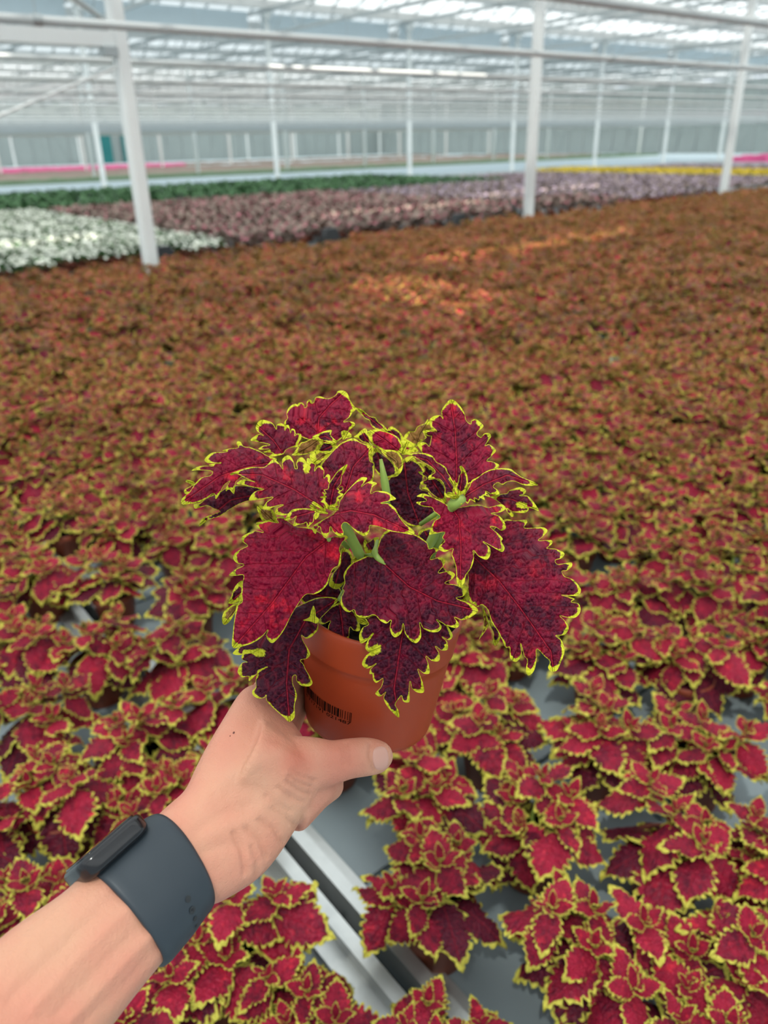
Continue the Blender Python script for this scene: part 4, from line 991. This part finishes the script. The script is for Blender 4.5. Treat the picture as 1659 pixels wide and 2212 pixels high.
hero_leaf(7, [(900,150),(1050,100),(1120,200),(1080,420),(1200,560),(1240,700),(1400,700),(1420,860),(1200,860),(1000,500)], [(1000,200),(1350,800)], .575, gy=.3, tone=1.0)
hero_leaf(7, [(240,1020),(300,1000),(380,1100),(330,1120),(270,1100)], [(360,1100),(250,1030)], .53, gy=.1, tone=0, mw=6, flip=True)
hero_leaf(6, [(0,1150),(350,1100),(560,1250),(600,1420),(400,1500),(100,1450)], [(560,1390),(60,1300)], .552, gy=.2, tone=1.0)
# stems and leaf stalks
def hstem(zone, pts, depth, rad):
    ox, oy, s = ZONES[zone]
    mb = MB(); mb.tube([P(ox+x*s, oy+y*s, d*K) for (x, y), d in zip(pts, depth)], [r_*K for r_ in rad], 10)
    return hero_child('stem', mb.v, mb.f, M_STEM)
hstem(6, [(560,300),(620,440),(720,640),(830,860),(900,1400)], [.508,.515,.528,.54,.565], [.0028,.0034,.0036,.0038,.004])
hstem(7, [(1150,-40),(1080,150),(1010,300),(900,600),(800,1000)], [.53,.54,.55,.56,.575], [.0028,.0036,.0038,.004,.004])
hstem(2, [(1200,960),(1225,1100),(1250,1250),(1275,1400),(1250,1700)], [.553,.552,.553,.556,.565], [.0012,.002,.003,.003,.0035])
hstem(6, [(1040,640),(1030,720),(1000,800),(1040,860),(1150,960)], [.54,.535,.528,.527,.525], [.0012,.002,.0024,.0022,.0012])
hstem(6, [(880,830),(960,825),(1020,820)], [.54,.532,.528], [.0012,.0016,.002])
hstem(6, [(560,1390),(640,1250),(800,1000)], [.532,.545,.56], [.002,.002,.002])
hstem(4, [(1270,475),(1400,470),(1500,560)], [.511,.525,.54], [.0014,.0018,.002])
hstem(3, [(330,1380),(420,1320),(520,1250),(640,1180)], [.56,.556,.55,.54], [.0016,.0018,.0018,.002])
hstem(3, [(720,1090),(670,1170),(560,1450),(430,1700)], [.522,.525,.54,.555], [.0030,.0034,.0034,.004])
hstem(3, [(780,1100),(720,1150),(660,1190)], [.518,.522,.524], [.003,.0036,.004])
tag(hero, 'potted coleus with crimson yellow-edged leaves in a barcoded terracotta pot, held up by the hand', 'plant')

# ================================================================== hand and forearm
SEC = [  # upper-left edge, lower-right edge, depth, thickness ratio
 ((-420, 2380), (-190, 2640), .290, .80),
 ((-210, 2205), (18, 2440), .325, .78),
 ((0, 2028), (216, 2244), .360, .76),
 ((117, 1945), (308, 2130), .378, .74),
 ((186, 1884), (372, 2052), .392, .72),
 ((250, 1832), (415, 2000), .402, .70),
 ((318, 1780), (450, 1952), .414, .70),
 ((353, 1747), (492, 1934), .424, .70),
 ((402, 1704), (562, 1892), .436, .66),
 ((434, 1644), (622, 1815), .448, .62),
 ((468, 1572), (668, 1735), .460, .56),
 ((496, 1516), (640, 1648), .475, .50),
 ((530, 1478), (606, 1578), .492, .50),
 ((556, 1478), (600, 1545), .503, .60)]
def sec_frames(sec):
    C = []; Wv = []; Rt = []
    for A, B, d, r_ in sec:
        a, b = P(*A, d), P(*B, d); C.append((a+b)/2); Wv.append((b-a)/2); Rt.append(r_)
    fr = []
    for i in range(len(C)):
        t = (C[min(i+1, len(C)-1)]-C[max(i-1, 0)]).normalized()
        w = Wv[i]; L0 = w.length; w = (w-t*w.dot(t)); w.normalize(); m = t.cross(w).normalized()
        if m.dot(fwd) > 0: m = -m
        fr.append((C[i], t, w*L0, m*L0*Rt[i]))
    return fr
def loft(mb, frames, n=28, power=2.3, bulge=None):
    i0 = len(mb.v)
    for c, t, w, m in frames:
        for j in range(n):
            a = 2*pi*j/n; ca, sa = cos(a), sin(a)
            x = math.copysign(abs(ca)**(2/power), ca); y = math.copysign(abs(sa)**(2/power), sa)
            mb.v.append(tuple(c+w*x+m*y))
    k2 = len(frames)
    for i in range(k2-1):
        for j in range(n):
            a, b = i0+i*n+j, i0+i*n+(j+1) % n; mb.f.append((a, b, b+n, a+n))
    mb.f.append(tuple(i0+j for j in range(n))[::-1]); mb.f.append(tuple(i0+(k2-1)*n+j for j in range(n)))
hb_ = MB()
body_fr = sec_frames(SEC)
def refine(fr, m=4):
    out = []
    for i in range(len(fr)-1):
        for k2 in range(m):
            t = k2/m
            p0, p1, p2, p3 = fr[max(i-1, 0)], fr[i], fr[i+1], fr[min(i+2, len(fr)-1)]
            out.append(tuple(((p1[q]*2)+(p2[q]-p0[q])*t+(p0[q]*2-p1[q]*5+p2[q]*4-p3[q])*t*t+(p1[q]*3-p0[q]-p2[q]*3+p3[q])*t**3)*.5 for q in range(4)))
    out.append(fr[-1]); return out
loft(hb_, refine(body_fr))
THUMB = [((500, 1640), (610, 1800), .452, .55), ((565, 1606), (655, 1752), .460, .58), ((630, 1596), (692, 1712), .465, .70), ((668, 1600), (715, 1697), .468, .78), ((704, 1603), (738, 1690), .471, .82), ((742, 1597), (762, 1681), .474, .82), ((778, 1594), (794, 1676), .477, .78), ((806, 1597), (818, 1673), .479, .72), ((829, 1606), (834, 1668), .481, .62), ((842, 1620), (843, 1656), .483, .5), ((847, 1632), (847, 1646), .485, .5)]
loft(hb_, refine(sec_frames(THUMB)), 20, 2.1)
# web between thumb and forefinger
hb_.tube([P(530, 1595, .466), P(595, 1640, .468), P(650, 1652, .470)], [.015, .0145, .0125], 14)
hb_.tube([P(520, 1640, .455), P(600, 1680, .460), P(660, 1680, .466)], [.026, .024, .016], 14)
# palm and four fingers closing behind and under the pot
def pot_pt(th, h, off): r_ = pot_r(max(0, min(PH, h)))+off; return MP @ Vector((r_*cos(th), r_*sin(th), h))
# angle grows from the left side of the pot round its back
back = -1 if (MP.to_3x3() @ Vector((0, -1, 0))).dot(fwd) > 0 else 1
lefts = -1 if (MP.to_3x3() @ Vector((1, 0, 0))).dot(right) > 0 else 1
def around(deg, h, off):
    a = radians(deg); v = Vector((lefts*cos(a), back*sin(a), 0)); r_ = pot_r(max(0, min(PH, h)))+off
    return MP @ Vector((v.x*r_, v.y*r_, h))
fingers = [(P(572, 1512, .497), .044, 92, .0092), (P(560, 1560, .492), .028, 94, .0095), (P(560, 1610, .485), .012, 88, .0092), (P(580, 1660, .478), .000, 76, .0080)]
for root, h, deg, r_ in fingers:
    pts = [root]+[around(d, h, r_*.95) for d in np.linspace(8, deg, 9)]
    rr = [r_*1.25, r_*1.18, r_*1.08, r_*1.0, r_*1.05, r_*.98, r_*.92, r_*.95, r_*.86, r_*.62]
    hb_.tube(pts, rr, 14)
hb_.tube([P(550, 1570, .484), P(590, 1640, .488), P(620, 1690, .492)], [.014, .015, .012], 14)
hb_.tube([P(620, 1740, .462), P(680, 1700, .478), P(720, 1690, .492)], [.018, .014, .010], 12)
raw = hb_.obj('person', M_SKIN)
md = raw.modifiers.new('r', 'REMESH'); md.mode = 'VOXEL'; md.voxel_size = .0014; md.use_smooth_shade = True
sm = raw.modifiers.new('s', 'SMOOTH'); sm.factor = .5; sm.iterations = 14
dg = bpy.context.evaluated_depsgraph_get(); hm = bpy.data.meshes.new_from_object(raw.evaluated_get(dg)); bpy.data.objects.remove(raw)
nv = len(hm.vertices); co = np.empty(nv*3, np.float32); hm.vertices.foreach_get('co', co); co = co.reshape(-1, 3).astype(float)
no = np.empty(nv*3, np.float32); hm.vertices.foreach_get('normal', no); no = no.reshape(-1, 3).astype(float)
d_ = co-np.array(CAM); z_ = d_@np.array(fwd); qx = W/2+F*(d_@np.array(right))/z_; qy = H/2-F*(d_@np.array(up))/z_
facing = np.clip(-(no*d_).sum(1)/np.linalg.norm(d_, axis=1)*2.5, 0, 1)
def groove(line, sig, dep):
    line = np.array(line, float); best = np.full(nv, 1e9); tt = np.zeros(nv)
    for a, b in zip(line[:-1], line[1:]):
        ab = b-a; t = np.clip(((qx-a[0])*ab[0]+(qy-a[1])*ab[1])/(ab@ab), 0, 1)
        best = np.minimum(best, np.hypot(qx-a[0]-t*ab[0], qy-a[1]-t*ab[1]))
    return -dep*np.exp(-(best/sig)**2)
disp = np.zeros(nv)
for ln, sg, dp in [
    ([(624,1676),(650,1692),(672,1700)], 4, .0007), ([(618,1688),(645,1706),(668,1716)], 4, .0007), ([(628,1664),(655,1678),(680,1686)], 4, .0006), ([(600,1702),(630,1722),(655,1732)], 5, .0007),
    ([(560,1770),(590,1790),(610,1820)], 5, .0008), ([(530,1788),(560,1815),(575,1850)], 5, .0008), ([(590,1745),(620,1765),(640,1785)], 5, .0008), ([(505,1800),(525,1840),(530,1885)], 6, .0009), ([(575,1720),(600,1740),(625,1752)], 5, .0006), ([(545,1830),(556,1860),(556,1888)], 5, .0007),
    ([(745,1608),(750,1630),(748,1652)], 3.5, .0006), ([(753,1606),(759,1630),(757,1652)], 3.5, .0006), ([(738,1612),(742,1632),(740,1650)], 3.5, .0004), ([(800,1606),(798,1636),(806,1664)], 4, .0007),
    ([(20,2160),(140,2040),(250,1930)], 16, .0012), ([(120,2190),(230,2075),(320,1985)], 14, .0011), ([(180,2212),(290,2105),(345,2040)], 10, .0008), ([(430,1790),(480,1760),(540,1740)], 14, .0010), ([(440,1840),(480,1825),(520,1825)], 12, .0009),
    ([(0,2090),(110,1990),(190,1910)], 14, -.0008), ([(70,2180),(180,2060),(280,1960)], 14, -.0012), ([(150,2205),(260,2090),(335,2010)], 10, -.0010), ([(440,1720),(520,1660),(600,1625)], 22, -.0016), ([(460,1800),(540,1770),(600,1720)], 18, -.0009), ([(630,1640),(690,1632),(730,1632)], 24, -.0010)]:
    disp += groove(ln, sg, dp*(2.0 if sg < 8 else .8))
co = co+no*(disp*facing)[:, None]
hm.vertices.foreach_set('co', co.astype(np.float32).ravel()); hm.update()
hm.polygons.foreach_set('use_smooth', [True]*len(hm.polygons))
flush = np.zeros(nv)
for fx, fy, fs, fk in ((640,1640,42,.85),(740,1635,60,.55),(815,1610,26,.5),(600,1600,40,.45),(560,1560,50,.3),(500,1620,45,.25),(480,1730,50,.2),(590,1820,40,.25),(560,1500,30,.35)):
    flush = np.maximum(flush, fk*np.exp(-((qx-fx)**2+(qy-fy)**2)/fs**2))
hm.attributes.new('flush', 'FLOAT', 'POINT').data.foreach_set('value', flush.astype(np.float32))
person = link('person', hm); hm.name = 'person'
tag(person, 'bare forearm and hand reaching in from the lower left, thumb gripping the terracotta pot', 'person')
# thumb nail laid on the thumb
bvh = BVHTree.FromPolygons([Vector(c) for c in co], [tuple(p.vertices) for p in hm.polygons])
NV, NF = [], []
nu, nvv = 14, 12
cx, cy, ax, ay, rot = 822, 1638, 18, 27, radians(-4)
for i in range(nu+1):
    for j in range(nvv+1):
        u, v = -1+2*i/nu, -1+2*j/nvv
        su = math.copysign(abs(u), u)*sqrt(max(0, 1-v*v*.42)); sv = v*sqrt(max(0, 1-u*u*.42))
        px, py = cx+(su*ax*cos(rot)-sv*ay*sin(rot)), cy+(su*ax*sin(rot)+sv*ay*cos(rot))
        hit = bvh.ray_cast(CAM, (P(px, py, 1)-CAM).normalized())
        p = hit[0] if hit[0] else P(px, py, .478)
        rim = max(abs(u), abs(v)); n_ = (CAM-p).normalized()
        NV.append(p+n_*(.0006 if rim < .95 else -.0002))
for i in range(nu):
    for j in range(nvv):
        a = i*(nvv+1)+j; NF.append((a, a+nvv+1, a+nvv+2, a+1))
o = mesh_obj('thumb_nail', NV, NF, M_NAIL, person, True); o['label'] = 'pale pink thumb nail'
for i, (px, py, r_) in enumerate(((505, 1583, 3.2), (497, 1590, 1.6), (437, 1600, 1.2))):
    hit = bvh.ray_cast(CAM, (P(px, py, 1)-CAM).normalized())
    if hit[0] is None: continue
    mb = MB(); n_ = hit[1]; u_ = n_.orthogonal().normalized(); v_ = n_.cross(u_); rr = r_*.46/F
    mb.v = [tuple(hit[0]+n_*.0006)]+[tuple(hit[0]+n_*.0001+(u_*cos(a)+v_*sin(a)*.7)*rr) for a in np.linspace(0, 2*pi, 9)[:-1]]; mb.f = [(0, 1+k2, 1+(k2+1) % 8) for k2 in range(8)]
    mb.obj('mole', plain('brown_mole', (.16, .05, .035), .6), person)

# ================================================================== smartwatch
ring = refine(body_fr, 8)
iA, iB = 4*8-2, 6*8+1                     # between the near and the far strap edge
frs = ring[iA:iB+1]
wc = (frs[0][0]+frs[-1][0])/2
watch = empty('smartwatch', wc)
def wchild(name, mb, mat, smooth=True, parent=None):
    return mesh_obj(name, [Vector(v)-wc for v in mb.v], mb.f, mat, parent or watch, smooth)
def ringpts(fr, off, n=72, power=2.3):
    c, t, w, m = fr; out = []
    W2, M2 = w*(1+off/w.length), m*(1+off/m.length)
    for j in range(n):
        a = 2*pi*j/n; ca, sa = cos(a), sin(a)
        out.append(c+W2*math.copysign(abs(ca)**(2/power), ca)+M2*math.copysign(abs(sa)**(2/power), sa))
    return out
mb = MB(); n = 72; nr = len(frs)
rows = []
for i, fr in enumerate(frs): 
    e = min(i, nr-1-i); rows.append((fr, .0030 if e > 1 else (.0026 if e == 1 else .0019)))
allr = [ringpts(fr, o) for fr, o in rows]+[ringpts(fr, -.0012) for fr, o in rows[::-1]]
for rr in allr: mb.v += [tuple(p) for p in rr]
R = len(allr)
for i in range(R):
    for j in range(n):
        a, b = i*n+j, i*n+(j+1) % n; c, d = ((i+1) % R)*n+(j+1) % n, ((i+1) % R)*n+j
        mb.f.append((a, b, c, d))
strap = wchild('strap', mb, M_STRAP)
# loose strap end showing below the wrist
midf = frs[nr//2]
# case sits on the upper-left side of the wrist
c, t, w, m = midf
out_ = -w.normalized(); tt_ = (frs[-1][0]-w*0-frs[0][0]).normalized(); tt_ = (tt_-out_*tt_.dot(out_)).normalized(); mm_ = out_.cross(tt_)
cc = (frs[0][0]-frs[0][2]+frs[-1][0]-frs[-1][2])/2+out_*.0022-tt_*.0075
def rbox(center, hx, hy, hz, axes, bev, seg=5):
    bm = bmesh.new(); bmesh.ops.create_cube(bm, size=2)
    for v in bm.verts: v.co = Vector((v.co.x*hx, v.co.y*hy, v.co.z*hz))
    bmesh.ops.bevel(bm, geom=[e for e in bm.edges if abs(e.verts[0].co.z-e.verts[1].co.z) > hz], offset=min(hx, hy)*.5, segments=6, affect='EDGES', profile=.5)
    bmesh.ops.bevel(bm, geom=[e for e in bm.edges if abs(e.verts[0].co.z-e.verts[1].co.z) < 1e-6 and len(e.link_faces) == 2 and e.calc_face_angle(0) > .8], offset=bev, segments=seg, affect='EDGES', profile=.5)
    r_ = MB(); r_.v = [tuple(center+axes[0]*v.co.x+axes[1]*v.co.y+axes[2]*v.co.z) for v in bm.verts]; bm.verts.index_update(); r_.f = [tuple(v.index for v in f.verts) for f in bm.faces]; bm.free(); return r_
wchild('case', rbox(cc, .0195, .0225, .0052, (tt_, mm_, out_), .0030), M_CASE)
wchild('screen', rbox(cc+out_*.0046, .0172, .0202, .0014, (tt_, mm_, out_), .0009), plain('watch_glass', (.004, .004, .005), .06, var=0))
crown = MB(); q = cc+tt_*.0195+mm_*.006; crown.tube([q-tt_*.001, q+tt_*.0022], .0032, 14); wchild('crown', crown, M_CASE)
# pin holes and pin near the lower right of the strap
bs_ = BVHTree.FromPolygons([Vector(v) for v in mb.v], mb.f)
for i, (px, py, r_) in enumerate(((406, 1942, 7), (415, 1966, 8), (421, 1984, 5.5), (424, 2000, 3.5))):
    hit = bs_.ray_cast(CAM, (P(px, py, 1)-CAM).normalized())
    if hit[0] is None: continue
    n_ = hit[1] if hit[1].dot(CAM-hit[0]) > 0 else -hit[1]; u_ = n_.orthogonal().normalized(); v_ = n_.cross(u_); rr = r_*.40/F
    h2 = MB(); h2.v = [tuple(hit[0]+n_*.0003)]+[tuple(hit[0]+n_*.0003+(u_*cos(a)+v_*sin(a))*rr) for a in np.linspace(0, 2*pi, 15)[:-1]]; h2.f = [(0, 1+k2, 1+(k2+1) % 14) for k2 in range(14)]
    wchild('pin_hole', h2, M_BLACK, parent=strap)
    if i == 1:
        h3 = MB(); h3.v = [tuple(hit[0]+n_*.0008)]+[tuple(hit[0]+n_*.0002+(u_*cos(a)+v_*sin(a))*rr*.62) for a in np.linspace(0, 2*pi, 13)[:-1]]; h3.f = [(0, 1+k2, 1+(k2+1) % 12) for k2 in range(12)]
        wchild('pin', h3, M_CASE, parent=strap)
strap.parent = watch
tag(watch, 'black smartwatch on a slate rubber strap around the wrist', 'watch')
